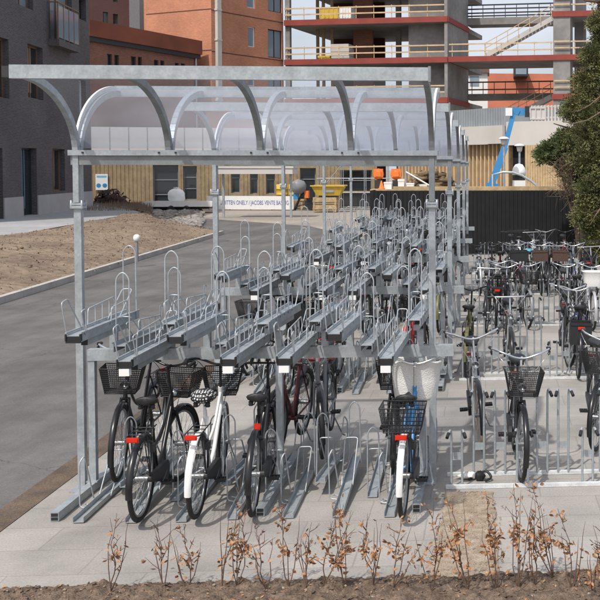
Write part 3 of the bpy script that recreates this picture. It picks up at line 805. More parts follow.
# ------------------------------------------------------------------ hoop racks for single tier parking
GB = 'bicycles parked in the hoop racks'
def m_holder(h, tilt):
    b = MB(); r = .0118
    for s in (-1,1):
        b.tube(bend([(s*.05,0,.03),(s*.05,-.01,h-.05),(s*.058,-.05,h),(s*.076,-.13,h-.035)],.05,5), r, 7)
    b.box(-.05,.05,-.004,.004,.26,.33)
    return b
def m_tips(h, s):
    b = MB(); b.tube([(s*.071,-.105,h-.022),(s*.084,-.155,h-.050)], .0165, 8); return b
rowY = [9.28, 14.02, 18.75, 23.4, 28.1]
def hoop_rack(k):
    y = rowY[k]
    t = thing('hoop_bike_rack', 'low hoop rack with black rubber tips, %s' % (
        ['behind the gravel patch', 'second row from the soil bed', 'third row from the soil bed', 'fourth row from the soil bed', 'last row before the black fence'][k]), 'bike rack', (0,y,0), 0, 'hoop racks on the paving')
    x0, x1 = -.37, (3.2 if k < 2 else 3.0)
    for dy, hh in ((0,.035),(.38,.035)):
        b = MB(); b.box(x0,x1,dy-.022,dy+.022,.003,hh); obj('base_rail', b, M['galvlight'], t)
    i = 0; x = x0+.10
    while x < x1-.05:
        tall = 0 if i % 3 == 0 else 1; h = .86 if tall else .56
        hd = obj('wheel_holder', cached('holder%d' % tall, lambda: m_holder(h,0)), M['galv'], t, (x,.04 if not tall else .36,0))
        for s in (-1,1): obj('rubber_tip', cached('tip%d%d' % (tall,s), lambda: m_tips(h,s), M['black']), M['black'], hd)
        x += .205; i += 1
for k in range(5): hoop_rack(k)
def hb(px, py, heading, label, fm, **kw):
    p = G(px, py); bike((p.x,p.y,.01), heading, label, fm, group=GB, **kw)
hb(519,482,181,'black bicycle with wire front basket and chrome swept handlebar in the nearer hoop row','blackpaint', at_front=True, front='wire', steer=4, lean=-2, guard='blackpaint')
hb(480,449,183,'silver bicycle with pale tan front tyre behind the gravel patch','silver', at_front=True, steer=3, lean=3, front=None, guard='blackpaint', tyre='tan', step=False, rear='rack')
hb(603,452,180,'black bicycle with wire front basket at the hedge end of the front hoop row','blackpaint', at_front=True, front='wire', steer=-20, lean=-2)
hb(466,378,-2,'olive green bicycle with black saddle parked tail first beside the slim shelter posts','olive', lean=2, steer=8, front=None, rear='rack', guard='olive', reflect=False, bars='swept', barmat='blackpaint', step=False)
hb(512,380,181,'grey bicycle with straight silver handlebar in the second hoop row','grey', at_front=True, bars='flat', lean=1, steer=0, front=None, guard='blackpaint', step=False)
hb(578,379,-1,'navy blue bicycle with red tail light in the second hoop row','navy', lean=2, steer=0, rear='bag', guard='blackpaint', front=None)
hb(566,368,178,'dark bicycle with black mudguards standing against the navy blue bicycle','blackpaint', at_front=True, lean=-3, steer=10)
hb(508,331,180,'black bicycle with wide chrome handlebar in the third hoop row','blackpaint', at_front=True, lean=1, steer=2, front=None)
hb(526,329,182,'grey bicycle with wire basket in the third hoop row','grey', at_front=True, lean=-2, steer=8, front='wire')
hb(496,330,-1,'black bicycle parked tail first in the third hoop row','blackpaint', lean=2, rear='basket')
hb(569,330,180,'black bicycle with chrome swept handlebar before the conifer in the third hoop row','blackpaint', at_front=True, lean=1, steer=-4, front=None, rear='rack')
hb(592,331,180,'bicycle with big white wicker basket near the conifer','silver', at_front=True, lean=-1, steer=3, front='wicker', fb_big=1.0)
for (px, c, hd, fr, re, lab, cov) in [
    (479,'silver',180,None,'rack','silver bicycle standing by itself against the black fence beside the shelter posts',None),
    (508,'blackpaint',180,None,'rack','black bicycle with red front band in the fourth hoop row',None),
    (519,'darkred',181,'blackcrate','rack','dark red bicycle with black front crate in the fourth hoop row',None),
    (528,'grey',0,None,'rack','grey bicycle with sky blue saddle cover in the fourth hoop row','skyblue'),
    (541,'blackpaint',180,'crate','rack','black bicycle with small brown wicker crate in front of the black fence',None),
    (559,'blackpaint',181,'crate','crate','black bicycle with two brown wicker crates in front of the black fence',None),
    (573,'navy',178,None,'basket','navy bicycle with rear basket in the fourth hoop row',None),
    (586,'blackpaint',0,None,'basket','black bicycle tail first by the conifer trunk in the fourth hoop row',None)]:
    hb(px,295.5 if hd > 90 else 294,hd,lab,c, at_front=(hd > 90), front=fr, rear=re, lean=random.uniform(-3,3), steer=random.uniform(-6,6), saddlem=cov, detail=True, barmat=random.choice(['blackpaint','spoke','chrome']), reflect=(px == 586))
for (px, py, c, hd, fr, lab) in [
    (487,333,'blackpaint',180,None,'black bicycle close to the slim shelter posts in the third hoop row'),
    (580,332,'blackpaint',0,None,'black bicycle tail first next to the white wicker basket'),
    (493,296,'blackpaint',180,None,'black bicycle with chrome handlebar in the fourth hoop row'),
    (501,296,'darkred',0,None,'dark red bicycle tail first in the fourth hoop row'),
    (549,296,'blackpaint',180,None,'black bicycle squeezed between the brown wicker crates'),
    (594,297,'blackpaint',180,None,'black bicycle half hidden at the hedge end of the fourth hoop row'),
    (545,381,'blackpaint',181,None,'black bicycle with dark mudguards alone in the second hoop row')][:-1]:
    hb(px,py,hd,lab,c, at_front=(hd > 90), front=fr, lean=random.uniform(-3,3), steer=random.uniform(-8,8), detail=py > 320, reflect=random.random() < .3, bars=random.choice(['swept','swept','flat']), barmat=random.choice(['chrome','spoke','blackpaint']), guard='blackpaint', headl=False)
for (px, c, hd, lab) in [(511,'blackpaint',180,'black bicycle with raised handlebar in the last hoop row before the fence'),(536,'silver',181,'silver bicycle with chrome handlebar in the last hoop row before the fence'),
    (546,'grey',180,'grey bicycle in the last hoop row before the fence'),(566,'darkred',180,'dark red bicycle in the last hoop row before the fence'),(520,'white',0,'white bicycle in the last hoop row before the fence')]:
    hb(px,273,hd,lab,c, at_front=(hd > 90), lean=random.uniform(-3,3), steer=random.uniform(-14,14), detail=False, bars=random.choice(['swept','flat']), barmat=random.choice(['blackpaint','spoke']), reflect=False)
# lump lying behind the white rail
p = G(480,481); b = MB(); b.ell((0,0,.05),(.05,.035,.05),10,6,.15)
b.tube(bend([(-.11,0,.02),(-.05,.05,.03),(.06,.03,.10),(.12,-.01,.03),(.05,-.06,.02)],.05),.012,6)
tag(obj('bicycle_lock', b, M['black'], None, (p.x,p.y,0)), 'coiled black bicycle lock lying on the paving behind the white base rail', 'bicycle lock')
p = G(469,479); b = MB(); b.ell((0,0,.035),(.11,.05,.033),12,6,.2)
tag(obj('plastic_bag', b, M['whitemat'], None, (p.x,p.y,0)), 'crumpled pale plastic scrap lying beside the black bicycle lock', 'litter')

# ------------------------------------------------------------------ beech saplings
random.seed(5)
def sapling(bx_, by_, tx, ty, leafy, label):
    p0 = G(bx_, min(by_,592), .03); Y = p0.y
    p1 = W(tx, ty, Y+random.uniform(-.05,.05))
    L = p1-p0
    t = thing('beech_sapling', label, 'sapling', p0, 0, 'beech saplings planted along the soil bed')
    st = MB(); n = 8; pts = []; off = Vector((0,0,0))
    for i in range(n+1):
        s = i/n; off = off+Vector((random.gauss(0,.012),random.gauss(0,.012),0)) if 0 < i else off
        pts.append(L*s+off)
    st.tube(pts, [.0052*(1-.75*i/n) for i in range(n+1)], 6)
    tips = [(p, .9) for p in pts[3:]]
    for i in range(random.randint(2,3)):
        a = random.uniform(0,6.28); hh = L.z*random.uniform(.55,.95); q = Vector((math.cos(a)*.03,math.sin(a)*.03,0)); e = L*random.uniform(.6,.95)+Vector((math.cos(a)*random.uniform(.05,.16),math.sin(a)*.08,0)); mids = [q+(e-q)*t+Vector((random.gauss(0,.008),random.gauss(0,.008),0)) for t in (.3,.6,.8)]
        st.tube([q*0]+mids+[e],[.004,.0036,.003,.002,.001],5); tips += [(m_,.5) for m_ in mids[:2]]*2
    for i in range(random.randint(8,12)):
        s = random.uniform(.25,.9); q = L*s+ (pts[int(s*n)]-L*(int(s*n)/n))
        a = random.uniform(0,6.28); ln = random.uniform(.06,.17)*(1.15-s*.6); el = random.uniform(.5,1.25)
        d = Vector((math.cos(a)*math.cos(el), math.sin(a)*math.cos(el)*.8, math.sin(el)))*ln
        m1 = q+d*.5+Vector((random.gauss(0,.012),0,random.gauss(0,.01))); e = q+d
        st.tube([q,m1,e], [.0032,.0024,.0012], 5)
        tips += [(m1,.6),(e,1),(q.lerp(m1,.5),.5),(m1.lerp(e,.5),.8)]
        a2 = a+random.uniform(-1,1); e2 = m1+Vector((math.cos(a2)*ln*.35, math.sin(a2)*ln*.3, ln*.25)); st.tube([m1,e2],[.002,.001],4); tips.append((e2,1))
    obj('stem', st, M['twig'], t)
    lf = MB(); nl = int(leafy*1.9)
    for i in range(nl):
        q, w = random.choice(tips)
        if q.z > L.z*.62 and random.random() < .8: continue
        q = q+Vector((random.gauss(0,.014),random.gauss(0,.014),random.gauss(0,.014)))
        s = random.uniform(.012,.027); ax = Vector((random.gauss(0,1),random.gauss(0,1),random.gauss(-.5,.6))).normalized()
        sd = ax.orthogonal().normalized(); sd = (Matrix.Rotation(random.uniform(0,6.28),3,ax)@sd); nr = ax.cross(sd); c = random.uniform(.2,.7)
        P = lambda u, v: q+ax*(u*s*2)+sd*(v*s)+nr*(abs(v)*c*s+ (u-.5)**2*s*1.2)
        lf.add([P(0,0),P(.3,.42),P(.65,.46),P(1,0),P(.65,-.46),P(.3,-.42),P(.5,0)],[(0,1,6),(1,2,6),(2,3,6),(3,4,6),(4,5,6),(5,0,6)],True)
    obj('leaves', lf, M['leaf'], t)
S = [(111,597,120,512,26,'thin sapling with a few pale leaves in front of the square rack foot'),
 (164,590,161,515,18,'sparse sapling with hardly a leaf in front of the black bicycle'),
 (186,590,181,522,34,'small sapling with brown leaves below the white bicycle'),
 (222,588,236,480,50,'sapling leaning over with low leaf cluster in front of the slim black bicycle'),
 (237,587,243,510,46,'short leafy sapling before the middle rack foot'),
 (267,590,258,520,30,'thin twiggy sapling before the middle rack leg'),
 (289,588,283,490,55,'upright sapling with bright orange brown leaves in front of the empty floor gutter'),
 (322,589,340,505,40,'tilted sapling next to two close leafy ones'),
 (345,590,348,498,90,'very leafy sapling in front of the empty raised gutter'),
 (373,588,371,512,60,'leafy sapling standing below the dark front basket'),
 (393,588,406,515,55,'leafy sapling under the blue bicycle'),
 (432,594,438,500,70,'sapling at the edge of the gravel patch beside the blue bicycle'),
 (468,592,452,488,85,'bushy sapling in the middle of the gravel patch'),
 (495,590,486,492,80,'sapling on the far edge of the gravel patch with dark curled leaves'),
 (518,590,526,484,75,'forked sapling below the basket bicycle in the hoop rack'),
 (553,578,533,478,70,'tall sapling leaning towards the hoop rack with reddish leaves'),
 (592,596,594,540,60,'low sapling at the hedge end of the soil bed'),
 (610,592,604,520,50,'sapling at the very end of the soil bed row')]
S += [(535,586,541,500,55,'thin sapling between the forked and the tall leaning sapling'),(572,590,569,512,40,'slender sapling with few leaves near the hedge end'),(305,590,312,520,35,'short sapling squeezed before the raised floor gutter')]
for s in S: sapling(*s)

# ------------------------------------------------------------------ bollard lights on the kerb
for (px, py, lab) in [(137,262,'low bollard light with round white head halfway along the verge kerb'),(216,238,'low bollard light with round white head at the far end of the verge kerb')]:
    p = G(px, py, .13)
    t = thing('bollard_light', lab, 'bollard light', p, 0, 'bollard lights along the kerb')
    b = MB(); b.tube([(0,0,0),(0,0,.62)],.045,12); obj('post', b, M['grey'], t)
    b = MB(); b.lathe([(.05,.62),(.085,.66),(.10,.72),(.09,.79),(.05,.83),(.0,.84)],16); obj('lamp_head', b, M['white'], t)

# ------------------------------------------------------------------ walls helper
class Wall:
    def __init__(s, P0, P1):
        s.P0 = Vector((P0[0],P0[1],0)); s.P1 = Vector((P1[0],P1[1],0)); d = s.P1-s.P0; s.L = d.length; d.normalize()
        s.d = d; s.n = Vector((-d.y,d.x,0)); s.rz = math.atan2(d.y,d.x)
        s.Mx = Matrix.Translation(s.P0)@Matrix.Rotation(s.rz,4,'Z')
    def uz(s, px, py, dep=0):
        r = ray(px, py); o = s.P0+s.n*dep
        t = (o-Vector((0,0,H))).dot(s.n)/r.dot(s.n)
        p = Vector((0,0,H))+r*t
        return ((p-o).dot(s.d), p.z)
def facade(b, L, z0, z1, holes, depth, rev=.15, u0=0.0):
    us = sorted(set([u0,L]+[min(max(h[i],u0),L) for h in holes for i in (0,2)])); zs = sorted(set([z0,z1]+[min(max(h[i],z0),z1) for h in holes for i in (1,3)]))
    ins = lambda u, z: any(h[0] < u < h[2] and h[1] < z < h[3] for h in holes)
    for i in range(len(us)-1):
        for j in range(len(zs)-1):
            a, c, e, f = us[i], us[i+1], zs[j], zs[j+1]
            if c-a < 1e-5 or f-e < 1e-5 or ins((a+c)/2,(e+f)/2): continue
            b.add([(a,0,e),(c,0,e),(c,0,f),(a,0,f)],[(0,1,2,3)],False,[[(a,e),(c,e),(c,f),(a,f)]])
    for (a, e, c, f) in holes:
        a, c = max(a,u0), min(c,L); e, f = max(e,z0), min(f,z1)
        b.add([(a,0,e),(a,rev,e),(a,rev,f),(a,0,f),(c,0,e),(c,rev,e),(c,rev,f),(c,0,f)],[(0,1,2,3),(7,6,5,4),(3,2,6,7),(0,4,5,1)],False,[[(0,e),(rev,e),(rev,f),(0,f)]]*4)
    b.add([(u0,0,z0),(u0,0,z1),(u0,depth,z1),(u0,depth,z0)],[(0,1,2,3)],False,[[(0,z0),(0,z1),(depth,z1),(depth,z0)]])
    b.add([(L,0,z0),(L,depth,z0),(L,depth,z1),(L,0,z1)],[(0,1,2,3)],False,[[(0,z0),(depth,z0),(depth,z1),(0,z1)]])
    b.add([(u0,depth,z0),(u0,depth,z1),(L,depth,z1),(L,depth,z0)],[(0,1,2,3)],False,[[(u0,z0),(u0,z1),(L,z1),(L,z0)]])
    b.add([(u0,0,z1),(L,0,z1),(L,depth,z1),(u0,depth,z1)],[(0,1,2,3)],False,[[(0,0),(1,0),(1,1),(0,1)]])
    return b
def window(root, h, T=None, fm='frame', gm='glassdark', rev=.12, mull=1, trans=0, fw=.07, name='window', curtain=None):
    a, e, c, f = h
    b = MB(T); y0, y1 = rev-.06, rev
    b.box(a,a+fw,y0,y1,e,f); b.box(c-fw,c,y0,y1,e,f); b.box(a+fw,c-fw,y0,y1,f-fw,f); b.box(a+fw,c-fw,y0,y1,e,e+fw)
    for i in range(1,mull+1):
        u = a+(c-a)*i/(mull+1); b.box(u-fw/2,u+fw/2,y0+.004,y1,e+fw,f-fw)
    for i in range(1,trans+1):
        z = e+(f-e)*(.72 if trans == 1 else i/(trans+1)); b.box(a+fw,c-fw,y0+.008,y1-.004,z-fw/2,z+fw/2)
    o = obj(name, b, M[fm], root)
    b = MB(T); b.box(a+.01,c-.01,rev+.003,rev+.02,e+.01,f-.01); obj('pane', b, M[gm], o)
    if curtain:
        b = MB(T); n = 10
        for (s0, s1) in ((.12,.62),):
            us = [a+(c-a)*(s0+(s1-s0)*i/n) for i in range(n+1)]
            vs = []
            for i, u in enumerate(us): vs += [(u,rev-.012-.008*(i % 2),e+(f-e)*.12),(u,rev-.012-.008*(i % 2),f-.1)]
            b.add(vs,[(2*i,2*i+2,2*i+3,2*i+1) for i in range(n)])
        obj('curtain', b, M[curtain], o)
    return o
def rect(w, x0, y0, x1, y1):
    ym = (y0+y1)/2; xm = (x0+x1)/2
    u0 = w.uz(x0,ym)[0]; u1 = w.uz(x1,ym)[0]; zt = w.uz(xm,y0)[1]; zb = w.uz(xm,y1)[1]
    return (u0, zb, u1, zt)

# ------------------------------------------------------------------ dark brick block
a = G(0,221,.5); c = G(92,208.5,.5)
dv = (c-a).normalized(); w = Wall(a-dv*4, c)
t = thing('brick_apartment_block', 'dark grey brick apartment block with tall narrow windows and a small balcony', 'building', w.P0, w.rz)
rects = {'door': (22,148,37,214), 'w2': (53,149,65,191), 'w3': (28,46,43,99), 'w4': (-2,38,9,98), 'w5': (17,-22,33,7), 'bd': (50,-14,72,42), 'w6': (-6,148,3,219), 'w7': (79,80,86,117), 'w8': (79,-2,86,20)}
hs = {k: rect(w,*r) for k, r in rects.items()}
hs['door'] = (hs['door'][0],.5,hs['door'][2],hs['door'][3]); hs['w6'] = (hs['w6'][0],.5,hs['w6'][2],hs['w6'][3])
b = MB(); facade(b, w.L, 0, 16.8, list(hs.values()), 13, .35); obj('wall', b, M['darkbrick'], t)
window(t, hs['door'], gm='glassdark', rev=.33, curtain='curtain', name='door', fm='frame', mull=1)
window(t, hs['w6'], rev=.33, name='door')
window(t, hs['w2'], rev=.33, fm='woodframe', curtain='tancurtain')
window(t, hs['w3'], rev=.33, fm='woodframe', curtain='tancurtain'); window(t, hs['w4'], rev=.33, fm='woodframe', curtain='tancurtain')
window(t, hs['w5'], rev=.33, gm='glassblue', fm='woodframe'); window(t, hs['bd'], rev=.33, gm='glassblue', fm='woodframe', trans=0)
window(t, hs['w7'], rev=.33, gm='glassblue', fm='white' , mull=0); window(t, hs['w8'], rev=.33, gm='glassdark', mull=0)
# balcony
r0 = rect(w, 49, 5, 73, 48); 
b = MB(); b.box(r0[0]-.2,r0[2]-.6,-.55,-.002,r0[1]-.1,r0[1]+.25); bo = obj('balcony', b, M['darkbrick'], t)
b = MB(); z0 = r0[1]+.25; z1 = z0+1.15*2.0 if False else r0[3]-.2
ua, ub = r0[0]-.15, r0[2]-.65
b.box(ua,ub,-.53,-.47,z1,z1+.07)
for i in range(5):
    u = ua+(ub-ua)*i/4; b.box(u-.03,u+.03,-.525,-.475,z0,z1)
b.box(ua,ua+.05,-.46,-.02,z1,z1+.07); b.box(ub-.05,ub,-.46,-.02,z1,z1+.07)
obj('railing', b, M['woodframe'], bo)
b = MB()
for i in range(4):
    u = ua+(ub-ua)*i/4; u2 = ua+(ub-ua)*(i+1)/4; b.box(u+.06,u2-.06,-.51,-.49,z0+.1,z1-.12)
obj('glazing', b, M['glassblue'], bo)
b = MB()
segs = [w.L*0, hs['w6'][0], hs['w6'][2], hs['door'][0], hs['door'][2], w.L]
for i in (0,2,4): b.box(segs[i]+.0,segs[i+1]-.0,-.06,-.003,.3,1.55)
obj('plinth', b, M['plinth'], t)

# ------------------------------------------------------------------ brick building with rust band
w = Wall(W(86,0,73), W(197,0,84.5))
t = thing('brick_building', 'low red brick building with a rust red metal roof band', 'building', w.P0, w.rz)
zt = w.uz(145,31)[1]; zb = w.uz(145,50.5)[1]
wr = [rect(w,*r) for r in ((107,54,112,74),(114.5,55,119,74),(131,56.5,136,76),(138,57,142,76),(154,60,158.5,78),(160.5,60.5,164.5,78),(175,63,179,80),(181,63.5,185,80))]
b = MB(); facade(b, w.L, 0, zb, wr, 10, .2); obj('wall', b, M['redbrick'], t)
for h in wr: window(t, h, rev=.18, mull=0)
b = MB(); b.box(-.1,w.L+.15,-.35,10,zb+.35,zt); obj('roof_band', b, M['corten'], t)
b = MB(); b.box(-.1,w.L+.1,-.22,9.9,zb,zb+.349); obj('soffit', b, M['frame'], t)
b = MB(); b.tube([(w.L-.4,-.12,.5),(w.L-.4,-.12,zb)],.07,8); obj('drainpipe', b, M['silver'], t)

w = Wall(W(80,0,98), W(130,0,100)); t = thing('brick_tower_block', 'deep red brick tower block rising behind the rust red roof band', 'building', w.P0, w.rz)
wr = [rect(w,*r) for r in ((103,12,108,24),(113,14,118,24),(103,-12,108,0),(113,-12,118,2))]
b = MB(); facade(b, w.L, 0, 25, wr, 10, .2); obj('wall', b, M['deepbrick'], t)
for h in wr: window(t, h, rev=.18, mull=0)
b = MB()
for px in (129,134): 
    u = w.uz(px,0)[0]; b.box(u,u+.45,-.3,-.002,0,26)
obj('downpipe', b, M['grey'], t)
w = Wall(W(133,0,108), W(150,0,108)); t = thing('glazed_stair_tower', 'pale glazed stair tower between the two brick blocks', 'building', w.P0, w.rz)
b = MB(); facade(b, w.L, 0, 24, [], 6); obj('wall', b, M['panel'], t)
b = MB(); b.box(.4,w.L-.3,-.05,-.003,2,16); pn = obj('glazing', b, M['glassblue'], t)
b = MB()
for z in (4,7,10,13,16): b.box(.3,w.L-.2,-.10,-.052,z,z+.2)
obj('glazing_bar', b, M['grey'], t)

# ------------------------------------------------------------------ orange brick block with a corner
w1 = Wall(W(146,0,88.5), W(211,0,85)); w2 = Wall(W(211,0,85), W(283,0,92.2))
t = thing('orange_brick_block', 'tall orange brick block with a beige drainpipe near its corner', 'building', w1.P0, w1.rz)
inv = w1.Mx.inverted(); T2 = inv@w2.Mx
b = MB(); facade(b, w1.L, 0, 24, [], 8); 
hs = [rect(w2,*r) for r in ((248,27,255,47),(268,30,282,58),(247,-12,255,8),(268,-14,282,12),(248,66,255,86),(268,70,282,98))]
b.T = T2; facade(b, w2.L, 0, 24.05, hs, 8, .2); obj('wall', b, M['orangebrick'], t)
for i, h in enumerate(hs): window(t, h, T2, gm='glassblue' , fm='white' if i % 2 == 0 else 'frame', rev=.17, mull=0 if i % 2 == 0 else 1)
b = MB()
for z in (w1.uz(180,12)[1], w1.uz(180,52.5)[1]): b.box(0,w1.L,-.012,-.003,z,z+.08)
b.T = T2
for z in (w2.uz(240,15.5)[1], w2.uz(240,55.5)[1]): b.box(0,w2.L,-.012,-.003,z,z+.08)
obj('joint_line', b, M['deepbrick'], t)
b = MB(T2); u = w2.uz(217,40)[0]; b.box(u-.22,u+.22,-.32,-.02,.5,22)
for z in (6,8.5,11,13.5,16): b.box(u-.28,u+.28,-.34,-.015,z,z+.15)
obj('drainpipe', b, M['paleconc'], t)

# ------------------------------------------------------------------ concrete frame under construction
w = Wall(W(283.5,0,91.5), W(447,0,88)); UL = w.L
t = thing('concrete_building_frame', 'raw concrete building frame under construction with red slab edges and timber guard rails', 'building under construction', w.P0, w.rz)
zs = []
for y in (-21.5, 18.5, 58.5, 98.5): zs.append(w.uz(365,y)[1])
UR = w.uz(600,50)[0]+3; uc = w.uz(553,50)[0]; uc2 = w.uz(570,50)[0]; ue = w.uz(535,52)[0]
zR = [w.uz(575,-28)[1], w.uz(575,11)[1], w.uz(575,54.5)[1], w.uz(575,94)[1]]
for i, z in enumerate(zs):
    b = MB(); b.box(0,UL,.08,13,z-.42,z); sl = obj('floor_slab', b, M['concrete'], t)
    b = MB(); b.box(0,UL+.02,-.02,.078,z-.46,z+.03); obj('slab_edge', b, M['reddeck'], sl)
    b = MB(); b.box(UL+.003,UL+.10,.08,7.5,z-.44,z+.02); obj('side_edge', b, M['reddeck'], sl)
zz = zs[2]
b = MB(); b.box(UL+.11,UR,.10,7,zz-.40,zz+.0); sl = obj('floor_slab', b, M['concrete'], t)
b = MB(); b.box(UL+.11,UR,-.0,.098,zz-.44,zz+.03); obj('slab_edge', b, M['reddeck'], sl)
for z in (zR[1], zR[3]):
    b = MB(); b.box(uc-.1,UR,.10,7,z-.40,z); sl = obj('floor_slab', b, M['concrete'], t)
    b = MB(); b.box(uc-.1,UR,0,.098,z-.44,z+.03); obj('slab_edge', b, M['reddeck'], sl)
# walls and columns
b = MB(); b.box(UL-.28,UL,.10,7.4,0,24); obj('shear_wall', b, M['concrete'], t)
u0 = w.uz(403,40)[0]; b = MB(); b.box(u0,UL-.285,1.6,1.9,0,24); obj('shear_wall', b, M['concrete'], t)
b = MB(); b.box(uc,uc2,.12,1.6,0,24); obj('column', b, M['concrete'], t)
b = MB(); b.box(uc2-.2,uc2+.6,4,6,0,24); obj('column', b, M['concrete'], t)
for px in (286,380,398):
    u = w.uz(px,40)[0]; b = MB(); b.box(u-.22,u+.22,(.3 if px < 300 else 5.0),(.7 if px < 300 else 5.4),0,24); obj('column', b, M['concrete'], t)
u0 = w.uz(290,40)[0]; u1 = w.uz(347,40)[0]; b = MB(); b.box(u0,u1,10,10.3,0,24); obj('rear_wall', b, M['deepbrick'], t)
u0 = w.uz(337,40)[0]; u1 = w.uz(357,40)[0]; b = MB(); b.box(u0,u1,4,4.3,0,24); obj('brick_wall', b, M['redbrick'], t)
for px in (304,310,319):
    u = w.uz(px,40)[0]; b = MB(); b.box(u-.12,u+.12,3,3.2,0,22); obj('prop', b, M['timberdark'], t)
# guard rails
for i in (0,1,2,3):
    z = zs[i]; rr = MB()
    for dz in (.45,1.0): rr.box(0,UL,.14,.18,z+dz,z+dz+.12)
    n = 9
    for j in range(n+1):
        u = .2+(UL-.4)*j/n; rr.box(u-.025,u+.025,.185,.225,z+.01,z+1.2)
    obj('guard_rail', rr, M['rail'], t)
rr = MB(); z = zs[2]
for dz in (.45,1.05): rr.box(UL+.12,uc-.05,.14,.18,z+dz,z+dz+.11)
for j in range(7):
    u = UL+.4+(uc-UL-.6)*j/6; rr.box(u-.025,u+.025,.185,.225,z+.01,z+1.2)
obj('guard_rail', rr, M['rail'], t)
for z in (zR[1],zz,zR[3]):
    rr = MB()
    for dz in (.55,1.1): rr.box(uc2+.05 if z != zz else uc2+.02,UR-.2,.14,.18,z+dz,z+dz+.11); rr.box(uc+.1,uc2-.02,-.06,-.02,z+dz,z+dz+.11)
    for j in range(4):
        u = uc2+.4+(UR-uc2-.8)*j/3; rr.box(u-.025,u+.025,.185,.225,z+.01,z+1.25)
    obj('guard_rail', rr, M['rail'], t)
# bridges and stairs behind
for (yt, yb, rails, rm) in ((17,24,(4,8,12,15),'frame'),(93.5,99,(81.5,89),'woodframe')):
    dep = 7.2; ua = w.uz(466,20,dep)[0]; ub = w.uz(556,20,dep)[0]; z0 = w.uz(510,yb,dep)[1]; z1 = w.uz(510,yt,dep)[1]
    b = MB(); b.box(ua,ub,dep,dep+2.2,z0,z1); br = obj('walkway', b, M['concrete'], t)
    b = MB()
    for y in rails:
        z = w.uz(510,y,dep)[1]; b.box(ua,ub,dep+.02,dep+.07,z-.09,z+.04)
    for j in range(8):
        u = ua+(ub-ua)*(j+.5)/8; b.box(u-.03,u+.03,dep+.08,dep+.12,z1,w.uz(510,rails[0],dep)[1])
    obj('railing', b, M[rm], br)
for (p, q) in (((552,17),(486,54)),((551,95),(503,121))):
    dep = 5.0; a = w.uz(*p,dep); c = w.uz(*q,dep)
    b = MB(); b.bar((a[0],dep,a[1]-.15),(c[0],dep,c[1]-.15),.12,.42,(0,1,0) if False else (0,0,1)); b.bar((a[0],dep+1.1,a[1]-.15),(c[0],dep+1.1,c[1]-.15),.12,.42)
    n = 18
    for i in range(n):
        s = (i+.5)/n; u = a[0]+(c[0]-a[0])*s; z = a[1]+(c[1]-a[1])*s; b.box(u-.15,u+.15,dep+.065,dep+1.035,z-.1,z-.04)
    so = obj('stair', b, M['paleconc'], t)
    b = MB()
    for dz in (.55,1.0): b.bar((a[0],dep-.08,a[1]+dz),(c[0],dep-.08,c[1]+dz),.05,.06)
    for i in range(7):
        s = i/6; u = a[0]+(c[0]-a[0])*s; z = a[1]+(c[1]-a[1])*s; b.box(u-.025,u+.025,dep-.14,dep-.108,z-.1,z+1.02)
    obj('handrail', b, M['rail'], so)
def onslab(name, label, cat, px0, px1, h, zi, m, dep=.8, d=1.2, fn=None):
    u0 = w.uz(px0,40,dep)[0]; u1 = w.uz(px1,40,dep)[0]; p = w.Mx@Vector(((u0+u1)/2,dep+d/2,zs[zi]))
    b = MB(); hw = (u1-u0)/2
    fn(b, hw, d/2, h)
    return tag(obj(name, b, m, None, p, (0,0,w.rz)), label, cat)
def fbags(b, hw, hd, h):
    n = max(2, int(h/.35)); 
    for i in range(n):
        z = h*i/n; o = random.uniform(-.06,.06); b.box(-hw+o,hw+o,-hd,hd,z+.02,z+h/n-.02); b.box(-hw*.9,hw*.9,-hd*.9,hd*.9,z-.0199,z+.0199) if i else None
def fcage(b, hw, hd, h):
    b.box(-hw,hw,-hd,hd,.16,h-.06); b.box(-hw-.05,hw+.05,-hd-.05,hd+.05,.02,.15); b.box(-hw-.03,hw+.03,-hd-.03,hd+.03,h-.055,h)
    for i in range(5):
        u = -hw+2*hw*i/4; b.box(u-.03,u+.03,-hd-.04,-hd-.002,.16,h-.06)
onslab('yellow_crate','bright yellow crate standing on the upper concrete floor','crate',320,338,1.15,1,M['yellow'],fn=fcage)
onslab('white_crate','white wrapped crate beside the yellow crate on the upper floor','crate',340,351,1.2,1,M['whitemat'],fn=fcage)
onslab('board_stack','stack of pale wrapped boards on the lower concrete floor','stack of boards',331,349,1.45,2,M['paleconc'],fn=fbags)
onslab('yellow_sack','low heap of yellow sacks beside the pale board stack','sacks',318,330,.45,2,M['yellow'],fn=fbags)

# far red roofed house and white house
w = Wall(W(478,0,125), W(640,0,125)); t = thing('red_roofed_house', 'long red tiled house with a square roof window behind the concrete frame', 'house', w.P0, w.rz)
zr = w.uz(540,70)[1]; z0 = 2
b = MB(); b.box(0,w.L,0,10,0,6); obj('wall', b, M['redbrick'], t)
b = MB(); ze = 5.9
b.add([(-.3,-.5,ze),(w.L,-.5,ze),(w.L,5,zr),(-.3,5,zr),(-.3,10.5,ze),(w.L,10.5,ze)],[(0,1,2,3),(3,2,5,4),(0,3,4),(1,5,2),(0,4,5,1)]); ro = obj('roof', b, M['roofred'], t)
a = w.uz(514,76,1.5); c = w.uz(528,65,1.5); b = MB(); b.box(a[0],c[0],1.2,5,a[1],c[1]); dm = obj('dormer', b, M['frame'], t)
b = MB(); b.box(a[0]+.2,c[0]-.2,1.15,1.198,a[1]+.2,c[1]-.2); obj('pane', b, M['glassblue'], dm)
w = Wall(W(462,0,118), W(487.5,0,118)); t = thing('white_house', 'small white house with a flat brown roof beyond the concrete wall', 'house', w.P0, w.rz)
zr = w.uz(475,73)[1]; b = MB(); b.box(0,w.L,0,4,0,zr); obj('wall', b, M['white'], t)
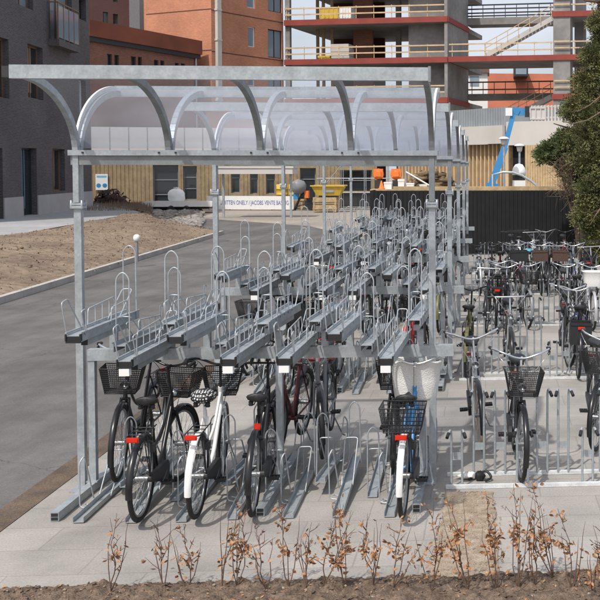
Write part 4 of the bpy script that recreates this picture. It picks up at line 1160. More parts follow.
b = MB(); b.box(-.4,w.L+.2,-.4,4.3,zr,w.uz(475,65.5)[1]); obj('roof', b, M['brownroof'], t)
a = w.uz(470,86); c = w.uz(479,76); b = MB(); b.box(a[0],c[0],-.05,-.003,a[1],c[1]); obj('window', b, M['glassblue'], t)

# ------------------------------------------------------------------ low building with zinc and pale concrete fascia
w = Wall(W(395,0,67), W(505.5,0,58)); t = thing('zinc_clad_building', 'low zinc clad building with open timber framing below', 'building', w.P0, w.rz)
z1 = w.uz(490,108)[1]; zm = w.uz(490,144)[1]; zl = w.uz(440,145)[1]
b = MB(); b.box(0,w.L,0,8,zm+.62,z1); obj('zinc_wall', b, M['zinc'], t)
b = MB()
for i in range(48): u = w.L*i/48; b.box(u,u+.03,-.035,-.002,zm+.62,z1)
obj('seam', b, M['zinc'], t)
zc = w.uz(490,126)[1]
b = MB(); b.box(0,w.L+.0,-.25,-.04,zm,zc); obj('fascia', b, M['paleconc'], t)
b = MB(); b.box(0,w.L,.5,.6,0,zm); obj('back_board', b, M['timberdark'], t)
b = MB()
for i in range(30): u = w.L*i/30; b.box(u,u+.12,.2,.42,0,zm-.01)
for z in (1.3,3.2): b.box(0,w.L,.425,.49,z,z+.2)
obj('timber_stud', b, M['rail'], t)
w = Wall(W(505.8,0,57.9), W(584,0,55.5)); t = thing('plywood_clad_building', 'pale concrete fronted building with plywood boards and a dark doorway', 'building', w.P0, w.rz)
zt = w.uz(540,121)[1]; zm = w.uz(540,145)[1]
b = MB(); b.box(0,w.L,0,8,zm,zt); obj('fascia', b, M['paleconc'], t)
dh = rect(w,509,146,525,186); dh = (dh[0],0,dh[2],zm-.001)
b = MB(); facade(b, w.L, 0, zm-.002, [dh], 7.9, .5); obj('plywood_wall', b, M['timber'], t)
b = MB(); b.box(dh[0]+.003,dh[2]-.003,.5,.55,0,zm-.01); obj('doorway', b, M['fence'], t)
b = MB()
for i in range(22):
    u = dh[2]+.1+(w.L-dh[2]-.2)*i/22; b.box(u,u+.05,-.03,-.002,0,zm-.01)
obj('cladding', b, M['rail'], t)
b = MB(); b.box(dh[0]-.35,dh[0]-.01,-.06,-.002,0,zm-.01); obj('door_post', b, M['rail'], t)
b = MB(); ua = w.uz(531,110)[0]; ub = w.uz(568,110)[0]; zz1 = w.uz(548,105)[1]
for i in range(12):
    u = ua+(ub-ua)*i/11; b.box(u-.05,u+.05,.1,.16,zt,zz1)
for z in (zt+.15,zz1-.12): b.box(ua,ub,.165,.21,z,z+.1)
obj('railing', b, M['paleconc'], t)

# ------------------------------------------------------------------ timber hoarding building along the back
w = Wall(W(88,0,71.5), W(376,0,75)); t = thing('timber_fronted_building', 'long unfinished ground floor with vertical timber boards and dark openings', 'building', w.P0, w.rz)
zt = w.uz(230,163)[1]
oh = [rect(w,*r) for r in ((153,165,178.5,206),(183,166,197,200),(231,172,240,193),(250,173,258,194),(266,174,275,194),(300,168,316,206),(340,170,372,206))]
oh = [(h[0],(0 if i in (0,5,6) else h[1]),h[2],min(h[3],zt-.05)) for i, h in enumerate(oh)]
b = MB(); facade(b, w.L, 0, zt, oh, 1.8, .35); 
ins = lambda u: any(h[0]-.06 < u < h[2]+.02 for h in oh)
n = 74
for i in range(n):
    u = w.L*i/n
    if not ins(u+.03): b.box(u,u+.07,-.04,-.002,0,zt)
obj('timber_wall', b, M['timberdark'], t)
for i, h in enumerate(oh):
    bb = window(t, h, rev=.33, mull=0, trans=2 if i < 2 else 1, fm='grey', gm='glassdark')
b = MB(); b.box(-.1,w.L,.02,1.8,zt+.003,w.uz(230,128)[1]); obj('upper_panel', b, M['panel'], t)
b = MB()
for i in range(16): u = w.L*i/16; b.box(u,u+.05,-.01,.018,zt+.01,w.uz(230,128)[1])
obj('panel_joint', b, M['zinc'], t)
zp = w.uz(230,128)[1]
b = MB(); b.box(w.uz(205,100)[0],w.L,.3,1.75,zp+.003,zp+1.2); obj('set_back_storey', b, M['redbrick'], t)
# sign with two round blue marks
a = w.uz(96,190); c = w.uz(108,174)
p = w.Mx@Vector(((a[0]+c[0])/2,-.12,a[1]))
t2 = thing('safety_sign', 'white site safety sign with two round blue marks on the timber boards', 'sign', p, w.rz)
sw, sh_ = (c[0]-a[0]), (c[1]-a[1]); b = MB(); b.box(-sw/2,sw/2,0,.03,0,sh_); obj('sign_board', b, M['white'], t2)
for s in (-1,1):
    b = MB(); r = sw*.19; n = 20
    b.add([(s*sw*.25+r*math.cos(2*PI*i/n),-.006,sh_*.28+r*math.sin(2*PI*i/n)) for i in range(n)],[tuple(range(n))]); b.add([(s*sw*.25+r*.4*math.cos(2*PI*i/n),-.010,sh_*.28+r*.4*math.sin(2*PI*i/n)) for i in range(n)],[tuple(range(n))]) if False else None
    obj('blue_mark', b, M['blue'], t2)
b = MB(); b.box(-sw*.4,sw*.4,-.006,-.001,sh_*.78,sh_*.9); obj('header_stripe', b, M['skyblue'], t2)

# ------------------------------------------------------------------ site things in front of the timber front
def brush(name, px0, px1, pb, pt, Y, m, label, cat, n=500, s0=.15, s1=.5, kind=None):
    a = W(px0,pb,Y); c = W(px1,pt,Y); cx = (a.x+c.x)/2; hw = (c.x-a.x)/2; h = c.z
    b = MB(); b.ell((0,0,h*.3),(hw*.85,1.0,h*.45),18,8,.12)
    for i in range(n):
        u = random.uniform(-1,1); v = random.uniform(-1,1); z = h*(1-u*u)*random.random()
        p = Vector((u*hw, v*1.2, z)); d = Vector((random.gauss(0,1),random.gauss(0,1),random.gauss(0,.6))).normalized(); L = random.uniform(s0,s1)
        e = d.orthogonal().normalized()*random.uniform(.03,.12)
        b.add([p-d*L/2-e,p-d*L/2+e,p+d*L/2+e*.3,p+d*L/2-e*.3],[(0,1,2,3)])
    o = obj(name, b, m, None, (cx,Y,0)); return tag(o, label, cat)
random.seed(9)
brush('brush_heap',91,130,206,189.5,69,M['brush'],'dark heap of cut brush in front of the timber boards','brush heap',600)
b = MB()
for i in range(2600):
    p = G(random.uniform(84,150), random.uniform(207,216), .3); h = random.uniform(.15,.6); w_ = random.uniform(.02,.05)
    e = Vector((random.gauss(0,.15),random.gauss(0,.1),h)); b.add([p-Vector((w_,0,.3)),p+Vector((w_,0,-.3)),p+e],[(0,1,2)])
struct('dry_undergrowth', b, M['drygrass'], 'stuff')
b = MB()
for i in range(700):
    p = G(random.uniform(132,202), random.uniform(210,226), .1); s = random.uniform(.08,.28); b.ell(p,(s,s,s*.6),6,4,.25)
struct('grey_rubble', b, M['greyrubble'], 'stuff')
# trailer
p = W(184,206,68); L = 62*.068; t = thing('flatbed_trailer', 'low white flatbed trailer parked before the dark opening', 'trailer', (p.x,68,0), R(-2))
b = MB(); b.box(-L/2,L/2,-1,1,.45,.72); b.box(-L/2-.05,L/2+.05,-1.05,-1.002,.4,.78); obj('bed', b, M['white'], t)
b = MB(); b.box(-L/2+.2,L/2-.2,-.8,.8,.25,.449); obj('chassis', b, M['black'], t)
for x in (-.5,.5):
    for y in (-.95,.95):
        b = MB(); b.tube([(x,y-.1,.24),(x,y+.1,.24)],.24,16); obj('wheel', b, M['rubber'], t)
def sack(px0, px1, pb, pt, Y, label, m='whitemat'):
    a = W(px0,pb,Y); c = W(px1,pt,Y); b = MB(); b.ell((0,0,(c.z-a.z)/2),((c.x-a.x)/2,.5,(c.z-a.z)/2),14,8,.10)
    b.tube([(0,0,(c.z-a.z)*.93),(0,0,(c.z-a.z)*1.08)],[.12,.2],8)
    tag(obj('bulk_bag', b, M[m], None, ((a.x+c.x)/2,Y,max(0,a.z))), label, 'bag')
sack(168,185,204,188.5,68,'big white bulk bag standing on the flatbed trailer')
# red and white barrier
p = W(142,206,69); t = thing('plastic_barrier', 'red and white plastic road barrier beside the dark brush heap', 'barrier', (p.x,69,0))
b = MB(); b.box(-.0,.75,-.2,.2,.08,.62); obj('white_block', b, M['white'], t)
b = MB(); b.box(-.75,-.003,-.2,.2,.08,.62); obj('red_block', b, M['red'], t)
b = MB(); b.box(-.8,.8,-.3,.3,0,.079); obj('base', b, M['black'], t)
# banner fence
a = W(207,206.5,71.6); c = W(293.5,204,70.4); wl = Wall(a, c); t = thing('banner_fence', 'long low white banner with blue lettering across the site entrance', 'banner', wl.P0, wl.rz)
hb_ = .98; b = MB(); b.box(0,wl.L,0,.05,.05,hb_); obj('banner', b, M['white'], t)
for i in range(5):
    b = MB(); u = .1+(wl.L-.2)*i/4; b.tube([(u,.12,0),(u,.12,1.1)],.035,8); obj('post', b, M['grey'], t)
cu = bpy.data.curves.new('lettering','FONT'); cu.body = 'DEN UMITTEN ONELY / JACOBS VENTE BASING'; cu.size = .42; cu.extrude = .004; cu.materials.append(M['bluetext'])
to = bpy.data.objects.new('lettering_source', cu); tm = bpy.data.meshes.new_from_object(to); bpy.data.objects.remove(to); tm.materials.clear(); tm.materials.append(M['bluetext'])
lo = bpy.data.objects.new('lettering', tm); COL.objects.link(lo); lo.parent = t; lo.location = (.35,-.012,.38); lo.rotation_euler = (R(90),0,0)
sx = (wl.L-.7)/max(v.co.x for v in tm.vertices); lo.scale = (sx,1,1)
# pale portal on posts
a = W(215.5,174,60); c = W(292.5,166.2,60); t = thing('steel_canopy', 'pale steel canopy beam on two thin posts beyond the shelter', 'canopy', (a.x,60,0))
L = c.x-a.x; b = MB(); b.box(0,L,0,1.6,a.z,c.z-.12); b.box(-.05,L+.05,-.05,1.65,c.z-.119,c.z); obj('canopy_beam', b, M['panel'], t)
for u in (.25,L-.25):
    b = MB(); b.box(u-.06,u+.06,.7,.82,0,a.z); obj('post', b, M['galv'], t)
# two yellow drums, mixer, yellow hopper, crates, cones
for (px, lab) in ((282,'yellow steel drum behind the white banner, nearer the canopy post'),(294.5,'yellow steel drum behind the white banner, next to the cement mixer')):
    p = W(px,190,72.4); b = MB(); b.lathe([(.0,0),(.40,0),(.40,.3),(.43,.32),(.40,.34),(.40,.7),(.43,.72),(.40,.74),(.40,1.05),(0,1.05)],16)
    tag(obj('steel_drum', b, M['yellow'], None, (p.x,72.4,.72)), lab, 'drum', 'yellow drums')
    
p = W(288,196,72.4); b = MB(); b.box(-1.2,1.2,-.5,.5,.6,.715); b.box(-1.1,-.95,-.45,.45,0,.6); b.box(.95,1.1,-.45,.45,0,.6)
tag(obj('trestle_table', b, M['timber'], None, (p.x,72.4,0)), 'timber trestle carrying the yellow drums behind the banner', 'trestle')
p = W(303,204,70.5); t = thing('cement_mixer', 'small cement mixer with grey drum beside the white banner', 'cement mixer', (p.x,70.5,0))
b = MB(); d0 = Vector((-.1,0,1.3)); n_ = Vector((-.4,-.3,.8)).normalized()
b.tube([d0-n_*.05, d0+n_*.25, d0+n_*.55, d0+n_*.85],[.3,.52,.52,.26],16); obj('drum', b, M['grey'], t)
b = MB(); b.bar((-.6,-.3,0),(0,0,1.3),.08,.08); b.bar((-.6,.3,0),(0,0,1.3),.08,.08); b.bar((.6,0,.25),(0,0,1.3),.08,.08); b.bar((-.6,0,.2),(.9,0,.65),.07,.07); obj('stand', b, M['frame'], t)
b = MB(); b.box(-.62,-.3,-.25,.25,.75,1.2); obj('motor_box', b, M['blue'], t)
b = MB(); b.box(.15,.42,-.25,.25,.85,1.35); obj('gear_cover', b, M['orange'], t)
for y in (-.35,.35):
    b = MB(); b.tube([(.6,y-.05,.22),(.6,y+.05,.22)],.22,14); obj('wheel', b, M['rubber'], t)
t = thing('concrete_hopper', 'yellow hopper with sloping ends standing on timber crates', 'hopper', (W(329,192,68).x,68,1.0)); t.scale = (1,1,.8)
b = MB(); v = 1.08; b.add([(-.75,-.5,.12),(.75,-.5,.12),(.75,.5,.12),(-.75,.5,.12),(-v,-.7,.95),(v,-.7,.95),(v,.7,.95),(-v,.7,.95)],[(0,3,2,1),(0,1,5,4),(1,2,6,5),(2,3,7,6),(3,0,4,7),(4,5,6,7)]); obj('body', b, M['yellow'], t)
b = MB(); b.box(-v-.04,v+.04,-.76,-.702,.88,.99); b.box(-v-.04,v+.04,.702,.76,.88,.99); obj('rim', b, M['yellow'], t)
b = MB(); b.box(-.6,.6,-.45,.45,.0,.118); obj('base', b, M['frame'], t)
b = MB(); b.box(-.35,.4,-.62,-.60,.40,.62); b.T = None; obj('label_plate', b, M['zinc'], t)
for i, lab in enumerate(('timber crate on the ground under the yellow hopper','timber crate between the ground crate and the yellow hopper')):
    b = MB(); hh = .49; b.box(-.78,.78,-.55,.55,.06,hh-.01)
    for u in (-.7,0,.7): b.box(u-.06,u+.06,-.585,-.552,.0,hh)
    b.box(-.79,.79,-.60,-.587,.18,.28)
    tag(obj('timber_crate', b, M['timber'], None, (W(326,204,68).x,68,i*.495)), lab, 'crate', 'timber crates under the hopper')
for (px, lab) in ((355,'orange and white traffic cone nearer the yellow hopper'),(363,'orange and white traffic cone nearer the black fence')):
    p = G(px,206); t = thing('traffic_cone', lab, 'traffic cone', (p.x,p.y,0), 0, 'traffic cones')
    b = MB(); b.lathe([(.30,0),(.30,.06),(.2,.07),(.11,.6)],14); b.lathe([(.085,.85),(.04,1.2),(.03,1.22)],14); obj('cone', b, M['orange'], t)
    b = MB(); b.lathe([(.11,.602),(.085,.848)],14); obj('band', b, M['white'], t)
# lightweight scaffold behind
t = thing('scaffold', 'thin steel scaffold frame behind the yellow hopper', 'scaffold', (W(350,200,71).x,71,0))
b = MB()
for x in (-2.2,-.6,1.0,2.6):
    for y in (0,1): b.tube([(x,y,0),(x,y,3.6)],.03,6)
for z in (1.2,2.2,3.1):
    for y in (0,1): b.tube([(-2.3,y,z),(2.7,y,z)],.03,6)
b.tube([(-2.2,0,1.2),(-.6,0,3.1)],.03,6); obj('frame', b, M['galv'], t)
b = MB(); b.box(-2.3,2.7,.05,.95,1.24,1.29); obj('platform', b, M['timber'], t)

# ------------------------------------------------------------------ black fence and what stands behind it
fx0 = W(370,200,34.4).x; fx1 = 9.0
t = thing('board_fence', 'tall black board fence with a yellow timber top behind the bikes', 'fence', (fx0,34.4,0))
zf = W(470,190.5,34.4).z; L = fx1-fx0
b = MB(); n = int(L/.14)
for i in range(n): b.box(i*.14,i*.14+.128,-.012+.004*(i % 3),.012,.02,zf)
b.box(0,n*.14,.0125,.03,.02,zf-.01); b.box(0,n*.14,.0305,.06,.3,.42); b.box(0,n*.14,.0305,.054,1.7,1.82)
for i in range(40): b.box(.0,.012,.06+i*.14,.06+i*.14+.128,.02,zf)
obj('boards', b, M['fence'], t)
ua = W(393,188,34.4).x-fx0; ub = W(556,188,34.4).x-fx0
b = MB(); b.box(ua,ub,.055,.16,zf-.12,zf+.14); obj('top_plate', b, M['timber'], t)
# deck behind fence
Yd = 36.6; zd = W(400,189,Yd).z
xa = W(372,189,Yd).x; xb = W(440,189,Yd).x
t = thing('timber_platform', 'timber storage platform just behind the black fence', 'platform', (xa,Yd,0)); 
b = MB(); b.box(0,xb-xa,-.6,1.2,zd-.12,zd); obj('deck', b, M['timber'], t)
for u in (.1,(xb-xa)/2,xb-xa-.1):
    b = MB(); b.box(u-.06,u+.06,-.5,-.38,0,zd-.121); obj('post', b, M['timber'], t)
for (x0, x1, y0, y1, m, lab, cat) in [(384.5,392,182,189,'white','white box next to the orange cone on the timber platform','box'),(398.5,404.5,179,187.5,'white','tall white box below the second orange tub','box'),
    (407,414,183,188,'white','low white box in the middle of the timber platform','box'),(420,427,184.5,188,'white','flat white box at the post end of the timber platform','box')]:
    a = W(x0,y1,Yd); c = W(x1,y0,Yd); hw = (c.x-a.x)/2; hh = c.z-zd
    b = MB(); b.box(-hw,hw,-.2,.2,0,hh*.78); b.box(-hw-.012,hw+.012,-.212,.212,hh*.781,hh)
    tag(obj('storage_box', b, M[m], None, ((a.x+c.x)/2,Yd,zd)), lab, cat, 'boxes on the timber platform')
for (x0, x1, lab) in ((373.5,383.5,'rounded orange tub raised over the fence corner'),(391,401.5,'rounded orange tub raised above the tall white box')):
    a = W(x0,180,Yd+.5); c = W(x1,168.5,Yd+.5); r = (c.x-a.x)/2; hh = c.z-a.z
    t = thing('orange_tub', lab, 'tub', ((a.x+c.x)/2,Yd+.5,zd), 0, 'orange tubs on stands')
    b = MB(); k = a.z-zd; b.ell((0,0,k+hh*.5),(r*1.1,r*.8,hh*.5),14,8); b.box(-r*.9,r*.9,-r*.6,r*.6,k+hh*.25,k+hh*.97); b.box(-r*.55,r*.55,-r*.83,-r*.601,k+hh*.3,k+hh*.75); obj('tub', b, M['orange'], t)
    b = MB(); b.box(-r*.7,r*.7,-r*.5,r*.5,0,k-.002); obj('stand', b, M['frame'], t)
p = W(381.5,189,Yd-.3); b = MB(); b.lathe([(.13,0),(.13,.03),(.09,.035),(.02,.30)],12); tag(obj('traffic_cone', b, M['orange'], None, (p.x,Yd-.3,zd)), 'small orange cone on the timber platform at the fence corner', 'traffic cone')
b = MB()
for i in range(900):
    u = max(-1.7,min(1.7,random.gauss(0,.8))); x = u*1.5; h = 2.9*math.exp(-u*u*.45); z = random.uniform(0,max(.1,h)); s = random.uniform(.06,.2)
    b.ell((x,random.uniform(-1,1),z*.97),(s*random.uniform(.7,2),s,s*.7),6,4,.45)
p = W(432,186,44); tag(obj('rubble_mound', b, M['rubble'], None, (p.x,44,0)), 'mound of brown rubble behind the black fence and shelter posts', 'rubble mound')
t = thing('scaffold_brace', 'pale diagonal scaffold brace with two uprights before the rubble mound', 'scaffold', (W(405,186,39).x,39,0))
a = W(406,172,39); c = W(430,186,39); x_ = W(405,186,39).x
b = MB(); b.tube([(a.x-x_,0,a.z),(c.x-x_,0,c.z)],.035,8); obj('diagonal', b, M['whitemat'], t)
for x in (a.x-x_, c.x-x_):
    b = MB(); b.tube([(x,.08,0),(x,.08,3.1)],.03,8); obj('upright', b, M['galv'], t)
# park lamps
for (px, py, Y, lab) in ((504,138,40,'park lamp with flat white disc head beside the blue boom'),(519.5,145,43,'park lamp with flat white disc head in front of the dark doorway')):
    a = W(px,py,Y); t = thing('park_lamp', lab, 'street lamp', (a.x,Y,0), 0, 'park lamps behind the fence')
    b = MB(); b.tube([(0,0,0),(0,0,a.z-.28)],[.06,.045],10); obj('post', b, M['galv'], t)
    b = MB(); z = a.z; b.lathe([(.05,z-.30),(.10,z-.27),(.14,z-.05)],14); obj('lamp_glass', b, M['panel'], t)
    b = MB(); b.lathe([(.22,z-.049),(.225,z-.02),(.12,z+.04),(0,z+.06)],20); obj('lamp_cap', b, M['white'], t)
# boom lift
Y = 45
def Q(px, py): p = W(px,py,Y); return Vector((p.x,0,p.z))
p0 = Q(490,190); t = thing('boom_lift', 'blue articulated boom lift with raised arm and pale basket', 'boom lift', (p0.x,Y,0)); o = Vector((p0.x,0,0))
b = MB(); b.bar(Vector((0,0,1.2)),Q(490,189)-o,.3,.4); b.bar(Q(489.5,190)-o,Q(505,147)-o,.30,.32,(0,1,0)); b.bar(Q(486,187)-o,Q(498,188.5)-o,.4,.3,(0,1,0)); obj('lower_boom', b, M['boom'], t)
b = MB(); b.bar(Q(504,150)-o,Q(514.5,110)-o,.22,.24,(0,1,0)); obj('upper_boom', b, M['boom'], t)
b = MB(); b.bar(Q(512,109)-o,Q(519,113)-o,.26,.26,(0,1,0)); b.bar(Q(518,113.5)-o,Q(525,113)-o,.2,.2,(0,1,0)); b.bar(Q(515,108.5)-o,Q(525,109.5)-o,.12,.12,(0,1,0)); obj('jib', b, M['boom'], t)
b = MB(); a = Q(525,117)-o; c = Q(529.2,106.5)-o; b.box(a.x,c.x,-.2,.2,a.z,c.z); obj('rotator', b, M['frame'], t)
b = MB(); a = Q(505.5,116)-o; b.box(a.x,a.x+.30,-.2,.2,a.z,a.z+.35); obj('joint_cover', b, M['white'], t)
b = MB(); a = Q(529.5,120)-o; c = Q(545,109)-o
b.box(a.x,c.x,-.4,.4,a.z,a.z+.06); 
for x in (a.x,a.x+(c.x-a.x)*.33,a.x+(c.x-a.x)*.66,c.x-.04):
    b.box(x,x+.04,-.4,-.36,a.z+.06,c.z); b.box(x,x+.04,.36,.4,a.z+.06,c.z)
b.box(a.x,c.x,-.405,-.355,c.z,c.z+.05); b.box(a.x,c.x,.355,.405,c.z,c.z+.05); b.box(a.x+.045,c.x-.045,-.355,-.34,a.z+.065,c.z-.005); b.box(a.x+.05,c.x-.05,.34,.35,a.z+.06,c.z-.03)
obj('basket', b, M['panel'], t)
b = MB(); b.box(-.7,1.5,-.8,.8,.45,1.1); b.box(-.5,.6,-.6,.6,1.102,1.6); obj('chassis', b, M['boom'], t)
for x in (-.45,1.2):
    for y in (-.85,.85):
        b = MB(); b.tube([(x,y-.13,.42),(x,y+.13,.42)],.42,18); obj('wheel', b, M['rubber'], t)
# pale pipe arc and white domed cab
a = [W(px,py,39.5) for px, py in ((493,174.5),(503,172),(513,172.5),(522,175.5),(531,181),(538,187))]
x0 = a[0].x; b = MB(); b.tube([(a[0].x-x0,0,.0)]+[(p.x-x0,0,p.z) for p in a]+[(a[-1].x-x0,0,0)],.05,8)
tag(obj('bent_pipe', b, M['galv2'], None, (x0,39.5,0)), 'pale bent pipe arching above the black fence', 'pipe')
p = W(519,186,41); t = thing('site_dumper', 'small white machine with domed roof behind the black fence', 'site machine', (p.x,41,0)); zc = W(519,175,41).z; zt_ = W(519,163.5,41).z
b = MB(); b.lathe([(.28,zc),(.29,zc+.12),(.25,zc+.28),(.15,zt_-.04),(0,zt_)],18); obj('roof', b, M['white'], t)
b = MB(); b.box(-.2,.2,-.2,.2,zc-.22,zc-.001); obj('window_band', b, M['black'], t)
b = MB(); b.box(-.26,.26,-.26,.26,.5,zc-.221); b.box(-.34,.34,-.3,.7,.5,1.3); obj('body', b, M['whitemat'], t)
for x in (-.36,.36):
    for y in (-.15,.6):
        b = MB(); b.tube([(x-.09,y,.32),(x+.09,y,.32)],.32,14); obj('wheel', b, M['rubber'], t)

# ------------------------------------------------------------------ trees
random.seed(13)
def spray(b, p, d, L, wd, n=5):
    d = d.normalized(); s = d.orthogonal().normalized(); s = Matrix.Rotation(random.uniform(0,6.28),3,d)@s
    for i in range(n):
        t = (i+.5)/n; q = p+d*(L*t); sgn = 1 if i % 2 else -1
        e = (d*.7+s*sgn+Vector((random.gauss(0,.3),random.gauss(0,.3),random.gauss(0,.3)))).normalized()
        nrm = e.orthogonal().normalized(); k = L*.42*(1.1-t*.5)
        b.add([q-d*wd,q+e*k*.5+d*wd*1.3+nrm*wd*.3,q+e*k,q+e*k*.5-d*wd*1.3],[(0,1,2,3)])
def crown(name, parent, clumps, m, per, L=.35, wd=.05):
    b = MB()
    for (c, r) in clumps:
        c = Vector(c); r = Vector(r)
        for i in range(per):
            v = Vector((random.gauss(0,1),random.gauss(0,1),random.gauss(0,1))).normalized(); q = random.random()**.45
            if noise.noise(v*2.2+c) < -.25 and q > .6: continue
            p = c+Vector((v.x*r.x*q,v.y*r.y*q,v.z*r.z*q))
            spray(b, p, v+Vector((0,0,.25))+Vector((random.gauss(0,.5),random.gauss(0,.5),random.gauss(0,.5))), L*random.uniform(.6,1.3), wd*random.uniform(.7,1.3))
    return obj(name, b, m, parent)
p = G(589,262); Yt = p.y; t = thing('conifer_tree', 'tall dark conifer with rough trunk beside the black fence', 'tree', (p.x,p.y,0))
def rel(px, py, dY=0): q = W(px,py,Yt+dY); return (q.x-p.x, dY, q.z)
b = MB(); b.tube([(0,0,-.1),(.03,0,1.2),(.1,0,3),(.25,.2,6),(.5,.3,10)],[.30,.24,.21,.15,.05],14); tr = obj('trunk', b, M['bark'], t)
b = MB()
for i in range(26):
    z = random.uniform(2.3,8.5); a = random.uniform(0,6.28); L = random.uniform(.8,1.9)*(1.1-z/14)
    s = Vector((.1+.02*z,.1,z)); d = Vector((math.cos(a),math.sin(a),random.uniform(-.05,.35)))*L
    b.tube([s,s+d*.5+Vector((0,0,-.08)),s+d],[.06,.04,.015],6)
obj('limb', b, M['bark'], tr)
cl = []
for (px, py, rx, rz) in [(600,10,.55,.8),(606,-25,.5,.8),(597,42,.6,.6),(590,70,.55,.5),(584,92,.55,.45),(592,105,.9,.6),(580,118,.65,.4),(600,75,.8,.8),(596,135,1.0,.55),(577,140,.8,.45),(585,162,.9,.45),(610,120,1.1,.9),(612,165,1.0,.7),(620,60,1,1),(566,104,.35,.15),(571,80,.3,.13),(578,55,.3,.13),(587,25,.3,.15),(573,92,.3,.12),(560,112,.3,.12),(600,185,.7,.4),(590,200,.6,.45),(602,215,.6,.5),(596,150,.9,.6),(598,235,.5,.4),(585,180,.6,.4),(585,205,.5,.4),(600,195,.9,.6),(592,225,.5,.4),(603,250,.6,.5)]:
    for dY in ((-.5,.5) if rx > .6 else (0,)):
        cl.append((rel(px+15+random.uniform(-3,3),py,dY),(rx,.8,rz)))
cl += [(rel(x_,y_,-.75),(.42,.3,.35)) for x_, y_ in ((596,205),(602,225),(588,218),(598,245),(606,250),(592,190),(604,190))]
crown('crown', t, cl, M['needle'], 620, .27, .02)
for (q) in [((602,95),(590,105),(577,112)),((604,110),(588,120),(572,124),(562,121)),((603,205),(595,216),(592,222))]:
    b = MB(); pts = [Vector(rel(x,y,-1.35)) for x, y in q]; b.tube(pts,[.028]+[.02]*(len(pts)-2)+[.008],6)
    for i in range(5):
        s = random.uniform(.2,.9); k = int(s*(len(pts)-1)); q0 = pts[k].lerp(pts[k+1], s*(len(pts)-1)-k); b.tube([q0,q0+Vector((random.uniform(-.4,.1),random.uniform(-.2,.2),random.uniform(-.25,.2)))],[.009,.004],4)
    obj('bare_branch', b, M['deadleaf'], t)
p = G(583,263); p.y += 1.0; Yt = p.y
t = thing('yew_bush', 'dense dark green bush with brown dead patches in front of the plywood wall', 'bush', (p.x,p.y,0))
b = MB()
for i in range(9):
    a = random.uniform(0,6.28); b.tube([(0,0,0),(math.cos(a)*.2,math.sin(a)*.2,1.2),(math.cos(a)*.7,math.sin(a)*.5,2.6),(math.cos(a)*1.1,math.sin(a)*.8,3.6)],[.07,.06,.04,.015],7)
obj('stem', b, M['bark'], t)
cl = []
for (px, py, rx, rz) in [(548,148,.55,.32),(530,147,.45,.28),(520,150,.3,.2),(556,139,.35,.22),(566,152,.6,.4),(578,165,.6,.5),(590,185,.6,.5),(560,168,.5,.4),(575,190,.6,.35),(535,160,.4,.28),(545,172,.45,.4),(515,155,.25,.2),(540,138,.4,.25),(555,182,.5,.4),(572,150,.8,.5),(585,170,.7,.5),(572,200,.7,.4),(552,155,.6,.4),(600,170,.6,.5)]:
    cl.append((rel(px+29,py,random.uniform(-.4,.3)),(rx,.6,rz)))
crown('foliage', t, cl, M['needle2'], 560, .18, .03)
b = MB()
for (px, py) in [(548,165),(552,178),(556,188),(550,190)]:
    c = Vector(rel(px+13,py,-.75))
    for i in range(70):
        d = Vector((random.gauss(0,.5),random.gauss(0,.3),random.gauss(0,.6))).normalized()*random.uniform(.15,.45); q = c+Vector((random.gauss(0,.18),random.gauss(0,.15),random.gauss(0,.2))); b.tube([q,q+d],[.007,.003],3,caps=False)
obj('dead_twigs', b, M['deadleaf'], t)
# second dark growth behind, at the hedge end
t = thing('evergreen_shrub', 'dark evergreen shrub growing between the conifer trunk and the fence', 'shrub', (p.x+2.4,p.y+1.2,0)); pp = p; 
b = MB(); b.tube([(0,0,0),(.05,0,1.4)],[.06,.03],7); obj('stem', b, M['bark'], t)
crown('foliage', t, [((0,0,1.0),(.9,.6,1.0)),((-.9,.1,1.5),(.6,.5,.7)),((.9,0,1.6),(.9,.6,1.0)),((0,.2,2.3),(1.1,.6,.7))], M['needle2'], 300, .24, .04)

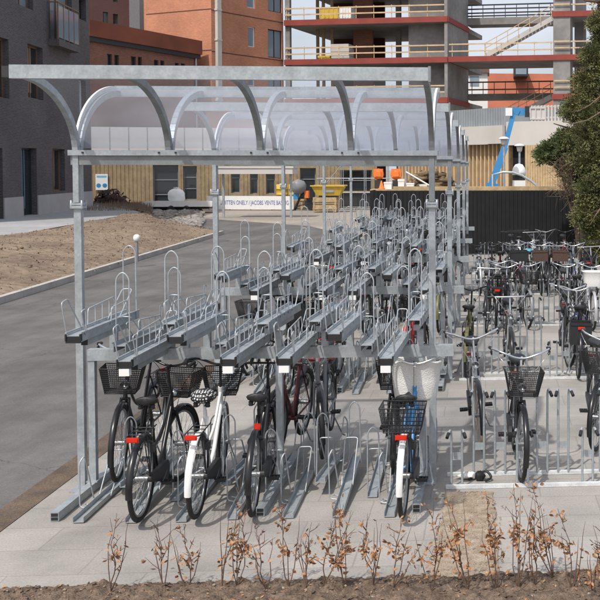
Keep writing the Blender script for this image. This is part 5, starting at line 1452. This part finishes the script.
# ------------------------------------------------------------------ camera, light, world
cd = bpy.data.cameras.new('camera'); cam = bpy.data.objects.new('camera', cd); COL.objects.link(cam); scn.camera = cam
cd.sensor_width = 36; cd.lens = 36*F/600; cd.clip_end = 3000; cd.clip_start = .1
cd.shift_x = (300-CX)/600; cd.shift_y = -(300-CY)/600
cam.location = (0,0,H); cam.rotation_euler = (PI/2-PIT, 0, -YAW)
EL = 55; az = Vector((-.42,-.82)).normalized()
sd = Vector((az.x*math.cos(R(EL)), az.y*math.cos(R(EL)), math.sin(R(EL))))
sl = bpy.data.lights.new('sun','SUN'); sl.energy = 3.0; sl.angle = R(.9); sl.color = (1,.95,.88)
so = bpy.data.objects.new('sun', sl); COL.objects.link(so); so.rotation_euler = sd.to_track_quat('Z','Y').to_euler(); so.location = (-20,-20,30)
wd = bpy.data.worlds.new('World'); scn.world = wd; wd.use_nodes = True
n = wd.node_tree.nodes; l = wd.node_tree.links
sk = n.new('ShaderNodeTexSky'); sk.sky_type = 'NISHITA'; sk.sun_disc = False; sk.sun_elevation = R(EL); sk.sun_rotation = math.atan2(az.x, az.y)
sk.dust_density = 5.0; sk.air_density = 1.0; sk.ozone_density = 1.0
bg = n['Background']; bg.inputs['Strength'].default_value = .15
tcw = n.new('ShaderNodeTexCoord'); mpw = n.new('ShaderNodeMapping'); mpw.inputs['Scale'].default_value = (1.5,1.5,4)
l.new(tcw.outputs['Generated'], mpw.inputs['Vector'])
nzw = n.new('ShaderNodeTexNoise'); nzw.inputs['Scale'].default_value = 2.4; nzw.inputs['Detail'].default_value = 6
l.new(mpw.outputs['Vector'], nzw.inputs['Vector'])
mrw = n.new('ShaderNodeMapRange'); mrw.inputs[1].default_value = .35; mrw.inputs[2].default_value = .65; mrw.inputs[3].default_value = .35; mrw.inputs[4].default_value = .8
l.new(nzw.outputs['Fac'], mrw.inputs[0])
mxw = n.new('ShaderNodeMix'); mxw.data_type = 'RGBA'; l.new(mrw.outputs[0], mxw.inputs['Factor']); l.new(sk.outputs['Color'], mxw.inputs[6]); mxw.inputs[7].default_value = (5.0,5.25,5.8,1)
l.new(mxw.outputs[2], bg.inputs['Color'])
scn.view_settings.view_transform = 'Standard'; scn.view_settings.look = 'None'; scn.view_settings.gamma = 1; scn.view_settings.exposure = .2
scn.render.engine = 'CYCLES'; scn.cycles.transparent_max_bounces = 32; scn.cycles.max_bounces = 8
